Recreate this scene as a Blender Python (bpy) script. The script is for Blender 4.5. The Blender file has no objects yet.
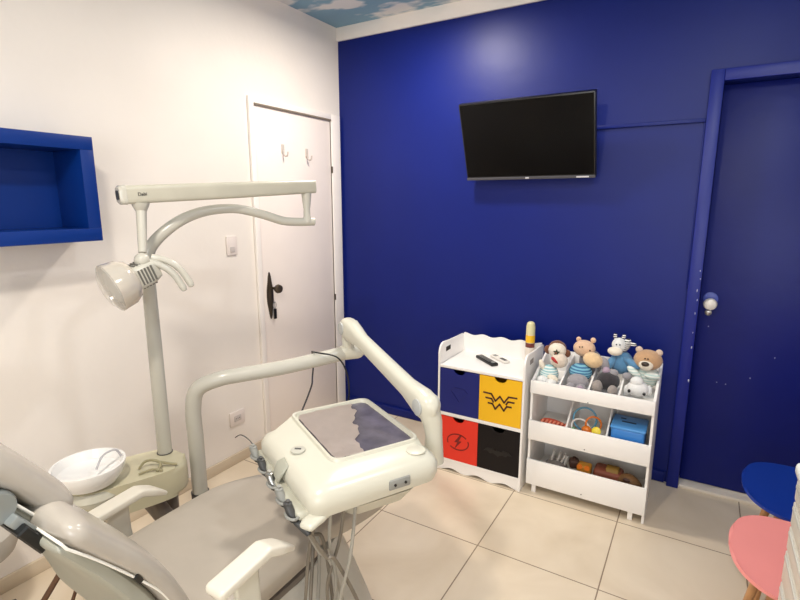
import bpy, bmesh, math, random
from mathutils import Vector, Matrix
random.seed(4)
S = bpy.context.scene
COL = S.collection
PI = math.pi
V = Vector

# ------------------------------------------------------------------ camera, world, lights, exposure
F_PX = 504.0
pitch = math.atan(98.0 / F_PX); yaw = math.radians(30.9)
cam_d = bpy.data.cameras.new('camera'); cam = bpy.data.objects.new('camera', cam_d); COL.objects.link(cam)
cam_d.sensor_width = 36.0; cam_d.lens = 36.0 * F_PX / 800.0; cam_d.clip_start = 0.02
fw = V((-math.sin(yaw)*math.cos(pitch), math.cos(yaw)*math.cos(pitch), -math.sin(pitch)))
rt = V((math.cos(yaw), math.sin(yaw), 0)); up = rt.cross(fw)
cam.matrix_world = Matrix(((rt.x, up.x, -fw.x, 2.318), (rt.y, up.y, -fw.y, -2.978), (rt.z, up.z, -fw.z, 1.54), (0, 0, 0, 1)))
S.camera = cam
world = bpy.data.worlds.new('world'); S.world = world; world.use_nodes = True
world.node_tree.nodes['Background'].inputs[0].default_value = (0.75, 0.85, 1.0, 1)
world.node_tree.nodes['Background'].inputs[1].default_value = 0.3

def area(name, loc, rot, sx, sy, power, col, shape='RECTANGLE'):
    l = bpy.data.lights.new(name, 'AREA'); l.shape = shape; l.size = sx
    if shape in ('RECTANGLE', 'ELLIPSE'): l.size_y = sy
    l.energy = power; l.color = col
    o = bpy.data.objects.new(name, l); COL.objects.link(o); o.location = loc; o.rotation_euler = rot
    return o
LAMP_A = (0.95, -0.66); LAMP_B = (2.44, -1.66); LAMP_C = (1.55, -2.85)
area('ceiling_lamp_light', (LAMP_A[0], LAMP_A[1], 2.615), (0, 0, 0), 0.20, 0.20, 25, (1.0, 0.91, 0.80), 'DISK')
area('ceiling_lamp_light', (LAMP_B[0], LAMP_B[1], 2.615), (0, 0, 0), 0.20, 0.20, 13, (0.93, 0.96, 1.0), 'DISK')
area('ceiling_lamp_light', (LAMP_C[0], LAMP_C[1], 2.615), (0, 0, 0), 0.20, 0.20, 33, (1.0, 0.92, 0.82), 'DISK')
# cool soft fill added behind the camera, placed at a made-up window
area('added_fill_light', (2.6, -4.52, 1.55), (math.radians(90), 0, 0), 1.5, 1.1, 26, (0.95, 0.97, 1.0))
S.view_settings.view_transform = 'Standard'; S.view_settings.look = 'None'
S.view_settings.gamma = 1.0; S.view_settings.exposure = 0.07; S.view_settings.use_curve_mapping = False

# ------------------------------------------------------------------ materials
MATS = {}
def lin(c):
    return tuple((x/255/12.92 if x/255 <= 0.04045 else ((x/255+0.055)/1.055)**2.4) for x in c)
def mat(name, rgb, rough=0.5, metal=0.0, var=0.0, vscale=6.0, bump=0.0, bscale=60.0, coat=0.0, alpha=1.0, trans=0.0, sheen=0.0, emis=None, estr=0.0, spec=0.5, srgb=True):
    if name in MATS: return MATS[name]
    m = bpy.data.materials.new(name); m.use_nodes = True; MATS[name] = m
    nt = m.node_tree; b = nt.nodes['Principled BSDF']; c = lin(rgb) if srgb else rgb
    b.inputs['Base Color'].default_value = (*c, 1); b.inputs['Roughness'].default_value = rough
    b.inputs['Metallic'].default_value = metal; b.inputs['Coat Weight'].default_value = coat
    b.inputs['Alpha'].default_value = alpha; b.inputs['Transmission Weight'].default_value = trans
    b.inputs['Sheen Weight'].default_value = sheen; b.inputs['Specular IOR Level'].default_value = spec
    tc = nt.nodes.new('ShaderNodeTexCoord')
    if var > 0:
        n = nt.nodes.new('ShaderNodeTexNoise'); n.inputs['Scale'].default_value = vscale; n.inputs['Detail'].default_value = 4
        nt.links.new(tc.outputs['Object'], n.inputs['Vector'])
        r = nt.nodes.new('ShaderNodeValToRGB')
        r.color_ramp.elements[0].position = 0.3; r.color_ramp.elements[1].position = 0.7
        r.color_ramp.elements[0].color = (*[x*(1-var) for x in c], 1); r.color_ramp.elements[1].color = (*[min(1, x*(1+var)) for x in c], 1)
        nt.links.new(n.outputs['Fac'], r.inputs['Fac']); nt.links.new(r.outputs['Color'], b.inputs['Base Color'])
    if bump > 0:
        n2 = nt.nodes.new('ShaderNodeTexNoise'); n2.inputs['Scale'].default_value = bscale; n2.inputs['Detail'].default_value = 3
        nt.links.new(tc.outputs['Object'], n2.inputs['Vector'])
        bp = nt.nodes.new('ShaderNodeBump'); bp.inputs['Strength'].default_value = bump; bp.inputs['Distance'].default_value = 0.01
        nt.links.new(n2.outputs['Fac'], bp.inputs['Height']); nt.links.new(bp.outputs['Normal'], b.inputs['Normal'])
    if emis:
        b.inputs['Emission Color'].default_value = (*emis, 1); b.inputs['Emission Strength'].default_value = estr
    return m

wall_m = mat('white_wall_paint', (236, 229, 221), 0.55, var=0.02, vscale=3, bump=0.06, bscale=40)
blue_m = mat('blue_wall_paint', (4, 25, 108), 0.43, var=0.05, vscale=3, bump=0.12, bscale=9, spec=0.30)
blued_m = mat('blue_door_paint', (2, 18, 100), 0.42, var=0.06, vscale=4, bump=0.12, bscale=18, spec=0.28)
bluebox_m = mat('blue_lacquer', (3, 46, 122), 0.42, var=0.03, spec=0.3)
doorw_m = mat('white_door_paint', (240, 230, 223), 0.4, var=0.015)
trimw_m = mat('white_trim_paint', (244, 238, 232), 0.42, var=0.01)
stone_m = mat('beige_baseboard_stone', (206, 190, 166), 0.4, var=0.05, vscale=8)
whitel_m = mat('white_painted_board', (243, 240, 236), 0.35, var=0.012)
plast_m = mat('cream_plastic', (202, 199, 184), 0.28, var=0.015, vscale=5)
plast2_m = mat('aged_cream_plastic', (188, 184, 168), 0.32, var=0.05, vscale=9)
tubem_m = mat('light_grey_enamel', (190, 187, 176), 0.25, var=0.02)
grey_m = mat('grey_rubber', (140, 140, 135), 0.5)
dgrey_m = mat('dark_grey_plastic', (62, 62, 62), 0.45)
vinyl_m = mat('taupe_grey_vinyl', (174, 167, 157), 0.24, var=0.05, vscale=7, bump=0.05, bscale=9)
vinylseat_m = mat('taupe_grey_vinyl_seat', (172, 163, 151), 0.46, var=0.07, vscale=5, bump=0.10, bscale=7)
shell_m = mat('grey_green_shell_plastic', (158, 158, 146), 0.4, var=0.03)
pipe_m = mat('white_piping', (238, 236, 228), 0.4)
black_m = mat('black_plastic', (12, 12, 13), 0.35)
screen_m = mat('black_tv_glass', (3, 3, 5), 0.22, var=0.0, spec=0.22)
steel_m = mat('brushed_steel', (175, 175, 172), 0.3, metal=0.9)
brass_m = mat('dark_bronze', (86, 76, 64), 0.4, metal=0.7)
porc_m = mat('white_porcelain', (247, 245, 242), 0.15, coat=0.5)
red_m = mat('red_box_board', (226, 48, 26), 0.5, var=0.03)
yellow_m = mat('yellow_box_board', (242, 186, 20), 0.5, var=0.02)
navy_m = mat('navy_box_board', (4, 22, 108), 0.5, var=0.03)
blackbox_m = mat('black_box_board', (18, 13, 14), 0.5, var=0.03, spec=0.25)
maroon_m = mat('dark_emblem_paint', (74, 30, 22), 0.6)
redline_m = mat('emblem_dark_red', (120, 18, 12), 0.6)
darkhole_m = mat('dark_hollow', (40, 14, 12), 0.8)
pink_m = mat('pink_chair_plastic', (228, 142, 136), 0.5, var=0.02)
bluep_m = mat('blue_chair_plastic', (12, 48, 136), 0.4, var=0.02)
wood_m = mat('beech_wood', (190, 142, 96), 0.45, var=0.12, vscale=14)

# ------------------------------------------------------------------ mesh helpers (world coordinates, moved under the parent at the end)
def root_loc(p):
    v = V((0, 0, 0))
    while p is not None:
        v += p.location; p = p.parent
    return v
def obj(name, bm, m, parent=None, loc=None, smooth=35, label=None):
    me = bpy.data.meshes.new(name)
    off = root_loc(parent) if parent is not None else V(loc or (0, 0, 0))
    if off.length > 0: bmesh.ops.translate(bm, verts=bm.verts, vec=-off)
    bmesh.ops.recalc_face_normals(bm, faces=bm.faces)
    for f in bm.faces: f.smooth = True
    bm.to_mesh(me); bm.free()
    if smooth is not None and len(me.polygons): me.set_sharp_from_angle(angle=math.radians(smooth))
    for mm in (m if isinstance(m, (list, tuple)) else [m]): me.materials.append(mm)
    o = bpy.data.objects.new(name, me); COL.objects.link(o)
    if parent is not None: o.parent = parent
    else: o.location = off
    if label: o['label'] = label
    return o
def tag(o, label, cat, group=None):
    o['label'] = label; o['category'] = cat
    if group: o['group'] = group
    return o
def thing(name, label, cat, loc=(0, 0, 0), group=None):
    o = bpy.data.objects.new(name, None); COL.objects.link(o); o.location = loc; o.empty_display_size = 0.05
    return tag(o, label, cat, group)
def struct(name, bm, m, parent=None, smooth=35):
    o = obj(name, bm, m, parent, smooth=smooth)
    if parent is None: o['kind'] = 'structure'
    return o
def B(): return bmesh.new()
def box(bm, x0, x1, y0, y1, z0, z1, bev=0.0, seg=2, M=None):
    r = bmesh.ops.create_cube(bm, size=1.0); vs = r['verts']
    bmesh.ops.scale(bm, vec=(abs(x1-x0), abs(y1-y0), abs(z1-z0)), verts=vs)
    bmesh.ops.translate(bm, vec=((x0+x1)/2, (y0+y1)/2, (z0+z1)/2), verts=vs)
    if bev > 0:
        es = list({e for v in vs for e in v.link_edges})
        r2 = bmesh.ops.bevel(bm, geom=es, offset=bev, segments=seg, affect='EDGES', profile=0.5)
        vs = list({v for f in r2['faces'] for v in f.verts} | {v for v in vs if v.is_valid})
    if M is not None: bmesh.ops.transform(bm, matrix=M, verts=vs)
    return bm
def tube(bm, pts, rad, seg=14, caps=True):
    pts = [V(p) for p in pts]; n = len(pts)
    rads = rad if isinstance(rad, (list, tuple)) else [rad]*n
    t0 = (pts[1]-pts[0]).normalized()
    u = t0.cross(V((0, 0, 1)))
    if u.length < 0.05: u = t0.cross(V((1, 0, 0)))
    u.normalize(); rings = []
    for i in range(n):
        t = (pts[min(i+1, n-1)]-pts[max(i-1, 0)]).normalized()
        u = (u - t*u.dot(t)).normalized(); w = t.cross(u)
        rings.append([bm.verts.new(pts[i]+(u*math.cos(2*PI*k/seg)+w*math.sin(2*PI*k/seg))*rads[i]) for k in range(seg)])
    for a, b in zip(rings, rings[1:]):
        for k in range(seg): bm.faces.new((a[k], a[(k+1) % seg], b[(k+1) % seg], b[k]))
    if caps: bm.faces.new(rings[0][::-1]); bm.faces.new(rings[-1])
    return bm
def spline(pts, n=8):
    P = [V(p) for p in pts]; out = []
    for i in range(len(P)-1):
        p0 = P[max(i-1, 0)]; p1 = P[i]; p2 = P[i+1]; p3 = P[min(i+2, len(P)-1)]
        for k in range(n):
            t = k/n
            out.append(0.5*((2*p1)+(p2-p0)*t+(2*p0-5*p1+4*p2-p3)*t*t+(3*p1-p0-3*p2+p3)*t**3))
    out.append(P[-1]); return out
def lathe(bm, prof, c=(0, 0, 0), M=None, seg=28, close=False):
    rings = []; new = []
    for r, z in prof:
        ring = [bm.verts.new((max(r, 1e-5)*math.cos(2*PI*k/seg), max(r, 1e-5)*math.sin(2*PI*k/seg), z)) for k in range(seg)]
        rings.append(ring); new += ring
    for a, b in zip(rings, rings[1:]):
        for k in range(seg): bm.faces.new((a[k], a[(k+1) % seg], b[(k+1) % seg], b[k]))
    bm.faces.new(rings[0][::-1]); bm.faces.new(rings[-1])
    if M is not None: bmesh.ops.transform(bm, matrix=M, verts=new)
    bmesh.ops.translate(bm, vec=c, verts=new)
    return bm
def ell(bm, c, r, M=None, sub=3, noise=0.0):
    q = bmesh.ops.create_icosphere(bm, subdivisions=sub, radius=1.0); vs = q['verts']
    rr = r if isinstance(r, (tuple, list)) else (r, r, r)
    if noise:
        for v in vs: v.co *= 1 + random.uniform(-noise, noise)
    bmesh.ops.scale(bm, vec=rr, verts=vs)
    if M is not None: bmesh.ops.transform(bm, matrix=M, verts=vs)
    bmesh.ops.translate(bm, vec=c, verts=vs)
    return bm
def prism(bm, poly, axis, a, b, bev=0.0, seg=2, M=None):
    """polygon in the plane normal to axis ('x': (y,z), 'y': (x,z), 'z': (x,y)), from a to b"""
    def mk(p, t):
        if axis == 'x': return (t, p[0], p[1])
        if axis == 'y': return (p[0], t, p[1])
        return (p[0], p[1], t)
    A = [bm.verts.new(mk(p, a)) for p in poly]; Bv = [bm.verts.new(mk(p, b)) for p in poly]; n = len(poly)
    fa = bm.faces.new(A[::-1]); fb = bm.faces.new(Bv)
    for k in range(n): bm.faces.new((A[k], A[(k+1) % n], Bv[(k+1) % n], Bv[k]))
    vs = A+Bv
    if bev > 0:
        es = list(set(fa.edges) | set(fb.edges))
        r2 = bmesh.ops.bevel(bm, geom=es, offset=bev, segments=seg, affect='EDGES', profile=0.5)
        vs = list({v for f in r2['faces'] for v in f.verts} | {v for v in vs if v.is_valid})
    if M is not None: bmesh.ops.transform(bm, matrix=M, verts=vs)
    return bm
def sweep(bm, pts, widths, thicks, side=V((1, 0, 0)), e=3.2, seg=32, round_ends=True):
    """super-ellipse section swept along pts; width along 'side', thickness across"""
    pts = [V(p) for p in pts]; n = len(pts); rings = []
    def g(a, i): return a[i] if isinstance(a, (list, tuple)) else a
    L = []
    for i in range(n):
        t = (pts[min(i+1, n-1)]-pts[max(i-1, 0)]).normalized()
        s = (side - t*side.dot(t)).normalized(); nn = s.cross(t)
        L.append((pts[i], s, nn, g(widths, i)/2, g(thicks, i)/2, t))
    if round_ends:
        ext = []
        for j, (p, s, nn, w, h, t) in ((0, L[0]), (1, L[-1])):
            sg = -1 if j == 0 else 1; q = []
            for a in (25, 50, 70, 84):
                a = math.radians(a); k = math.cos(a); d = h*math.sin(a)
                q.append((p+t*sg*d, s, nn, max(w-h*(1-k), 0.002), h*k, t))
            ext.append(q)
        L = ext[0][::-1]+L+ext[1]
    for p, s, nn, w, h, t in L:
        ring = []
        for k in range(seg):
            a = 2*PI*k/seg; c, d = math.cos(a), math.sin(a)
            ring.append(bm.verts.new(p+s*w*math.copysign(abs(c)**(2/e), c)+nn*h*math.copysign(abs(d)**(2/e), d)))
        rings.append(ring)
    for a, b in zip(rings, rings[1:]):
        for k in range(seg): bm.faces.new((a[k], a[(k+1) % seg], b[(k+1) % seg], b[k]))
    bm.faces.new(rings[0][::-1]); bm.faces.new(rings[-1])
    return bm
def Rot(axis, deg): return Matrix.Rotation(math.radians(deg), 4, axis)
def along(d):
    """matrix turning +Z to d"""
    return V((0, 0, 1)).rotation_difference(V(d).normalized()).to_matrix().to_4x4()
def text_bm(body, size, M, ext=0.0008):
    cu = bpy.data.curves.new('lettering', 'FONT'); cu.body = body; cu.size = size; cu.extrude = ext
    cu.align_x = 'CENTER'; cu.align_y = 'CENTER'
    o = bpy.data.objects.new('lettering', cu); COL.objects.link(o)
    dg = bpy.context.evaluated_depsgraph_get(); me = bpy.data.meshes.new_from_object(o.evaluated_get(dg))
    bm = B(); bm.from_mesh(me); bpy.data.objects.remove(o); bpy.data.curves.remove(cu); bpy.data.meshes.remove(me)
    bmesh.ops.transform(bm, matrix=M, verts=bm.verts); return bm

# ------------------------------------------------------------------ the room
WX = 0.04; XR = 3.6; YF = -4.6; ZC = 2.70
fm = bpy.data.materials.new('beige_floor_tiles'); fm.use_nodes = True
nt = fm.node_tree; bs = nt.nodes['Principled BSDF']; tc = nt.nodes.new('ShaderNodeTexCoord'); sp = nt.nodes.new('ShaderNodeSeparateXYZ')
nt.links.new(tc.outputs['Object'], sp.inputs[0])
def mth(op, a, b=None, c=None):
    n = nt.nodes.new('ShaderNodeMath'); n.operation = op
    for i, v in enumerate((a, b, c)):
        if v is None: continue
        if isinstance(v, (int, float)): n.inputs[i].default_value = v
        else: nt.links.new(v, n.inputs[i])
    return n.outputs[0]
def groutline(src, off, pitch):
    f = mth('FRACT', mth('DIVIDE', mth('SUBTRACT', src, off), pitch))
    return mth('LESS_THAN', mth('ABSOLUTE', mth('SUBTRACT', f, 0.5)), 0.0026/pitch)
gx = groutline(sp.outputs[0], 1.05+0.2605, 0.521); gy = groutline(sp.outputs[1], -1.04+0.2565, 0.513)
g = mth('MAXIMUM', gx, gy)
nz = nt.nodes.new('ShaderNodeTexNoise'); nz.inputs['Scale'].default_value = 3.2; nz.inputs['Detail'].default_value = 6; nz.inputs['Distortion'].default_value = 0.6
nt.links.new(tc.outputs['Object'], nz.inputs['Vector'])
cr = nt.nodes.new('ShaderNodeValToRGB'); cr.color_ramp.elements[0].position = 0.3; cr.color_ramp.elements[1].position = 0.72
cr.color_ramp.elements[0].color = (*lin((212, 195, 170)), 1); cr.color_ramp.elements[1].color = (*lin((228, 213, 190)), 1)
nt.links.new(nz.outputs['Fac'], cr.inputs['Fac'])
mx = nt.nodes.new('ShaderNodeMix'); mx.data_type = 'RGBA'
nt.links.new(g, mx.inputs['Factor']); nt.links.new(cr.outputs['Color'], mx.inputs[6]); mx.inputs[7].default_value = (*lin((138, 118, 98)), 1)
nt.links.new(mx.outputs[2], bs.inputs['Base Color']); bs.inputs['Roughness'].default_value = 0.3
struct('floor', box(B(), WX-0.1, XR+0.1, YF-0.1, 0.1, -0.1, 0), fm)

cm = bpy.data.materials.new('sky_mural_paint'); cm.use_nodes = True
nt = cm.node_tree; bs = nt.nodes['Principled BSDF']; tc = nt.nodes.new('ShaderNodeTexCoord')
mp = nt.nodes.new('ShaderNodeMapping'); mp.inputs['Scale'].default_value = (0.8, 1.5, 1.0); mp.inputs['Location'].default_value = (0.35, 0.12, 0)
nt.links.new(tc.outputs['Object'], mp.inputs['Vector'])
nz = nt.nodes.new('ShaderNodeTexNoise'); nz.inputs['Scale'].default_value = 3.4; nz.inputs['Detail'].default_value = 3.5; nz.inputs['Roughness'].default_value = 0.5
nt.links.new(mp.outputs[0], nz.inputs['Vector'])
cr = nt.nodes.new('ShaderNodeValToRGB'); e = cr.color_ramp.elements
e[0].position = 0.50; e[0].color = (*lin((126, 164, 186)), 1); e[1].position = 0.56; e[1].color = (*lin((226, 226, 224)), 1)
nt.links.new(nz.outputs['Fac'], cr.inputs['Fac']); nt.links.new(cr.outputs['Color'], bs.inputs['Base Color']); bs.inputs['Roughness'].default_value = 0.6
struct('ceiling', box(B(), WX-0.1, XR+0.1, YF-0.1, 0.1, ZC, ZC+0.1), cm)
struct('wall_left', box(B(), WX-0.1, WX, YF, 0.0, 0, ZC), wall_m)
struct('wall_back', box(box(box(box(B(), WX-0.1, 2.332, 0.0, 0.1, 0, ZC), 3.118, XR+0.1, 0.0, 0.1, 0, ZC), 2.332, 3.118, 0.0, 0.1, 2.098, ZC), 2.332, 3.118, 0.09, 0.1, 0, 2.098), blue_m)
struct('wall_right', box(B(), XR, XR+0.1, YF, 0.0, 0, ZC), wall_m)
struct('wall_front', box(B(), WX-0.1, XR+0.1, YF-0.1, YF, 0, ZC), wall_m)
struct('trim_1', box(B(), WX, XR, -0.018, 0, 2.615, ZC, 0.002), trimw_m)
struct('baseboard_left', box(B(), WX, WX+0.014, YF+0.014, -0.86, 0, 0.062, 0.002), stone_m)
struct('baseboard_right', box(B(), XR-0.014, XR, YF+0.014, -0.015, 0, 0.062, 0.002), stone_m)
struct('baseboard_front', box(B(), WX, XR, YF, YF+0.014, 0, 0.062, 0.002), stone_m)
struct('baseboard_back', box(B(), WX+0.03, 2.262, -0.014, 0, 0, 0.062, 0.002), blue_m)
struct('trim_2', box(B(), 2.333, 3.117, -0.022, 0.088, 0, 0.016, 0.002), mat('pale_sill_stone', (224, 214, 200), 0.4))
# the corner reveal: a thin white strip beside the blue wall
# made-up window behind the camera, glowing to add fill light
w1 = struct('added_window', box(B(), 1.8, 3.4, YF, YF+0.02, 0.95, 2.15, 0.002), trimw_m)
pm = mat('added_glow_pane', (220, 228, 235), 0.5, emis=(0.92, 0.96, 1.0), estr=1.6)
obj('pane', box(box(B(), 1.86, 2.57, YF+0.02, YF+0.026, 1.01, 2.09), 2.63, 3.34, YF+0.02, YF+0.026, 1.01, 2.09), pm, w1)

# white door on the left wall
DY0, DY1, DZ = -0.812, -0.119, 2.09
d = struct('door_1', box(B(), WX-0.0, WX+0.006, DY0, DY1, 0.006, DZ, 0.001), doorw_m)
bm = B()
box(bm, WX, WX+0.018, DY0-0.040, DY0-0.003, 0, DZ+0.038, 0.003)
box(bm, WX, WX+0.018, DY1+0.003, -0.02, 0, DZ+0.038, 0.003)
box(bm, WX, WX+0.018, DY0-0.003, DY1+0.003, DZ+0.003, DZ+0.038, 0.003)
box(bm, WX, WX+0.011, DY1+0.003, DY1+0.020, 0, DZ, 0.001)
f = struct('trim_3', bm, trimw_m)
bm = B()
for y in (DY0-0.003, ): box(bm, WX, WX+0.003, y, y+0.003, 0, DZ)
box(bm, WX, WX+0.019, DY0, DY1, DZ-0.006, DZ+0.004)
obj('door_gap', bm, mat('painted_gap_shade', (120, 108, 96), 0.8), f)  # shade of the door gap painted as dark strips
# handle plate, knob, keys
hy, hz = -0.755, 0.97
bm = B()
pl = [(0.020*math.cos(a)*1.0, 0.0) for a in (0,)]
poly = []
for k in range(28):
    a = 2*PI*k/28; rr = 1.0+0.10*math.cos(4*a)
    poly.append((hy+0.024*math.cos(a)*rr, hz+0.135*math.sin(a)*rr))
prism(bm, poly, 'x', WX+0.006, WX+0.013, 0.002)
pt = obj('handle_plate', bm, brass_m, d)
obj('door_knob', lathe(B(), [(0.008, 0), (0.009, 0.03), (0.022, 0.036), (0.028, 0.05), (0.024, 0.066), (0.010, 0.072)], (WX+0.012, hy+0.018, hz+0.045), Rot('Y', 90)), brass_m, d)
bm = tube(B(), [(WX+0.022+0*k, hy+0.022+0.014*math.sin(2*PI*k/16), hz-0.062+0.02*math.cos(2*PI*k/16)) for k in range(17)], 0.002, 6)
box(bm, WX+0.018, WX+0.021, hy+0.016, hy+0.026, hz-0.05, hz-0.042)
kk = thing('key_bunch', 'small keys with a dark tag hanging from the white door lock', 'keys', (WX+0.02, hy+0.02, hz-0.08))
obj('key_ring', bm, steel_m, kk); obj('key_tag', box(B(), WX+0.017, WX+0.027, hy+0.014, hy+0.034, hz-0.150, hz-0.085, 0.003), black_m, kk)
for y, z in ((-0.587, 1.842), (-0.367, 1.835)):
    bm = box(B(), WX+0.006, WX+0.010, y-0.012, y+0.012, z-0.01, z+0.045, 0.002)
    tube(bm, spline([(WX+0.010, y, z+0.01), (WX+0.020, y, z-0.022), (WX+0.042, y, z-0.024), (WX+0.050, y, z+0.0)], 5), 0.0045, 8)
    obj('coat_hook', bm, mat('white_hook_plastic', (196, 186, 178), 0.4), d)
for z in (1.76, 0.86): obj('hinge', lathe(B(), [(0.006, -0.022), (0.006, 0.022)], (WX+0.014, DY1+0.004, z), seg=10), brass_m, d)

# blue door on the back wall
d2 = struct('door_2', box(B(), 2.335, 3.115, 0.050, 0.088, 0.02, 2.095, 0.001), blued_m)
bm = B()
box(bm, 2.275, 2.332, -0.045, 0, 0, 2.152, 0.003); box(bm, 3.118, 3.175, -0.045, 0, 0, 2.152, 0.003)
box(bm, 2.332, 3.118, -0.045, 0, 2.098, 2.152, 0.003)
struct('trim_4', bm, mat('blue_frame_paint', (3, 25, 120), 0.40, var=0.03, bump=0.1, bscale=10, spec=0.4))
obj('door_knob', lathe(B(), [(0.010, 0), (0.010, 0.03), (0.024, 0.036), (0.031, 0.054), (0.026, 0.072), (0.012, 0.08)], (2.382, 0.050, 1.028), Rot('X', 90)), mat('pearl_knob', (214, 208, 200), 0.3), d2)
bm = lathe(B(), [(0.034, 0), (0.034, 0.004), (0.028, 0.006)], (2.382, 0.050, 1.048), Rot('X', 90))
obj('knob_rosette', bm, mat('painted_over_metal', (60, 76, 160), 0.4), d2)
obj('lock_cylinder', lathe(B(), [(0.016, 0), (0.016, 0.008), (0.010, 0.012)], (2.378, 0.050, 0.976), Rot('X', 90)), steel_m, d2)
# cable channel: from the television to the door frame and down
bm = B(); box(bm, 1.76, 2.273, -0.016, 0, 1.922, 1.940, 0.002); box(bm, 2.266, 2.275, -0.010, 0, 1.10, 1.922, 0.002)
struct('trim_5', bm, blue_m)
# paint chips along the frame and on the blue door
chip = mat('bare_plaster_chip', (196, 200, 214), 0.7)
def chips(pts, y, parent, name):
    bm = B()
    for x, z, w, h in pts:
        poly = [(x+w*0.5*math.cos(a)*random.uniform(.6, 1), z+h*0.5*math.sin(a)*random.uniform(.6, 1)) for a in [2*PI*k/7 for k in range(7)]]
        prism(bm, poly, 'y', y, y-0.0006)
    return obj(name, bm, chip, parent, smooth=None)
chips([(2.425+random.uniform(-0.08, 0.55), random.uniform(0.5, 1.5), 0.006, 0.007) for _ in range(7)], 0.0498, d2, 'paint_chip')
fr = bpy.data.objects['trim_4']
chips([(2.322, 1.20, .006, .012), (2.326, 1.16, .005, .01), (2.318, 1.1, .005, .02), (2.323, 1.05, .005, .014), (2.320, .98, .004, .02), (2.322, .80, .006, .022), (2.325, .62, .008, .024), (2.32, .88, .004, .012)], -0.0455, fr, 'paint_chip')

# plates on the left wall
def plate(name, y0, y1, z0, z1, label, cat, bits):
    t = thing(name, label, cat, (WX, (y0+y1)/2, z0))
    obj('face_plate', box(B(), WX, WX+0.009, y0, y1, z0, z1, 0.003), mat('plate_plastic', (228, 218, 212), 0.35), t)
    bits(t)
plate('light_switch', -1.061, -0.989, 1.245, 1.352, 'small white light switch plate on wall left of the white door', 'switch',
      lambda t: obj('rocker', box(B(), WX+0.009, WX+0.013, -1.040, -1.010, 1.262, 1.292, 0.002), grey_m if False else mat('rocker_plastic', (196, 188, 184), 0.4), t))
def sock(t):
    bm = B()
    for dy in (-0.012, 0, 0.012): lathe(bm, [(0.003, 0), (0.003, 0.0015)], (WX+0.011, -1.065+dy, 0.28), Rot('Y', 90), 8)
    obj('outlet_holes', bm, dgrey_m, t)
    obj('outlet_insert', box(B(), WX+0.009, WX+0.0115, -1.09, -1.04, 0.262, 0.298, 0.002), mat('rocker_plastic', (196, 188, 184)), t)
plate('wall_outlet', -1.120, -1.010, 0.238, 0.325, 'white wall outlet plate low on wall above the baseboard', 'outlet', sock)

# blue niche box on the left wall
t = thing('wall_shelf_box', 'bright blue open box shelf mounted on the white left wall', 'shelf', (WX, -2.1, 1.37))
y0, y1, z0, z1, dd, th = -2.62, -1.842, 1.388, 1.787, 0.205, 0.050
bm = B(); box(bm, WX, WX+dd, y0, y1, z1-th, z1, 0.001); obj('top_board', bm, bluebox_m, t)
bm = B(); box(bm, WX, WX+dd, y0, y1, z0, z0+th, 0.001); obj('bottom_board', bm, bluebox_m, t)
for a, b in ((y0, y0+th), (y1-th, y1)):
    obj('side_board', box(B(), WX, WX+dd, a, b, z0+th, z1-th, 0.001), bluebox_m, t)
obj('back_board', box(B(), WX, WX+0.004, y0+th, y1-th, z0+th, z1-th), bluebox_m, t)

# ------------------------------------------------------------------ television, tilted down
t = thing('television', 'black flat television tilted forward on the blue wall', 'television', (1.43, -0.01, 1.88))
tilt = Matrix.Translation((1.428, -0.155, 1.875)) @ Rot('X', 21)
W, H = 0.735, 0.437
obj('casing', box(B(), -W/2, W/2, -0.006, 0.035, -H/2, H/2, 0.004, 2, tilt), black_m, t)
obj('screen', box(B(), -W/2+0.008, W/2-0.008, -0.0075, -0.0055, -H/2+0.020, H/2-0.008, 0, 2, tilt), screen_m, t)
obj('bottom_strip', box(B(), -W/2, W/2, -0.010, -0.004, -H/2-0.001, -H/2+0.014, 0.001, 2, tilt), mat('grey_bezel', (78, 78, 84), 0.35), t)
obj('badge', box(B(), -0.010, 0.010, -0.0115, -0.0095, -H/2+0.003, -H/2+0.011, 0.001, 2, tilt), mat('silver_badge', (220, 220, 225), 0.3), t)
obj('label_strip', box(B(), 0.27, 0.335, -0.0115, -0.0095, -H/2+0.003, -H/2+0.010, 0, 2, tilt), mat('silver_badge', (220, 220, 225)), t)
bm = box(B(), -0.1, 0.1, 0.035, 0.05, -0.1, 0.1, 0.002, 2, tilt)
box(bm, 1.34, 1.52, -0.012, 0, 1.78, 1.98, 0.002); box(bm, 1.41, 1.45, -0.13, -0.01, 1.86, 1.90, 0.002)
obj('wall_bracket', bm, black_m, t)

# ------------------------------------------------------------------ ceiling lamps
def lamp(x, y, label, col, es):
    t = thing('ceiling_lamp', label, 'lamp', (x, y, ZC))
    obj('base', lathe(B(), [(0.13, -0.012), (0.13, 0.0)], (x, y, ZC)), trimw_m, t)
    obj('diffuser', lathe(B(), [(0.02, -0.072), (0.08, -0.066), (0.11, -0.045), (0.12, -0.012)], (x, y, ZC)),
        mat('lit_diffuser_'+('warm' if col[2] < .9 else 'cool'), (240, 235, 225), 0.4, emis=col, estr=es), t)
lamp(*LAMP_A, 'round ceiling lamp nearest the blue wall', (1.0, .88, .74), 5)
lamp(*LAMP_B, 'round cool white ceiling lamp above the drawer cabinet', (.93, .96, 1.0), 5)
lamp(*LAMP_C, 'round ceiling lamp above the dental chair backrest', (1.0, .88, .74), 5)

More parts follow.
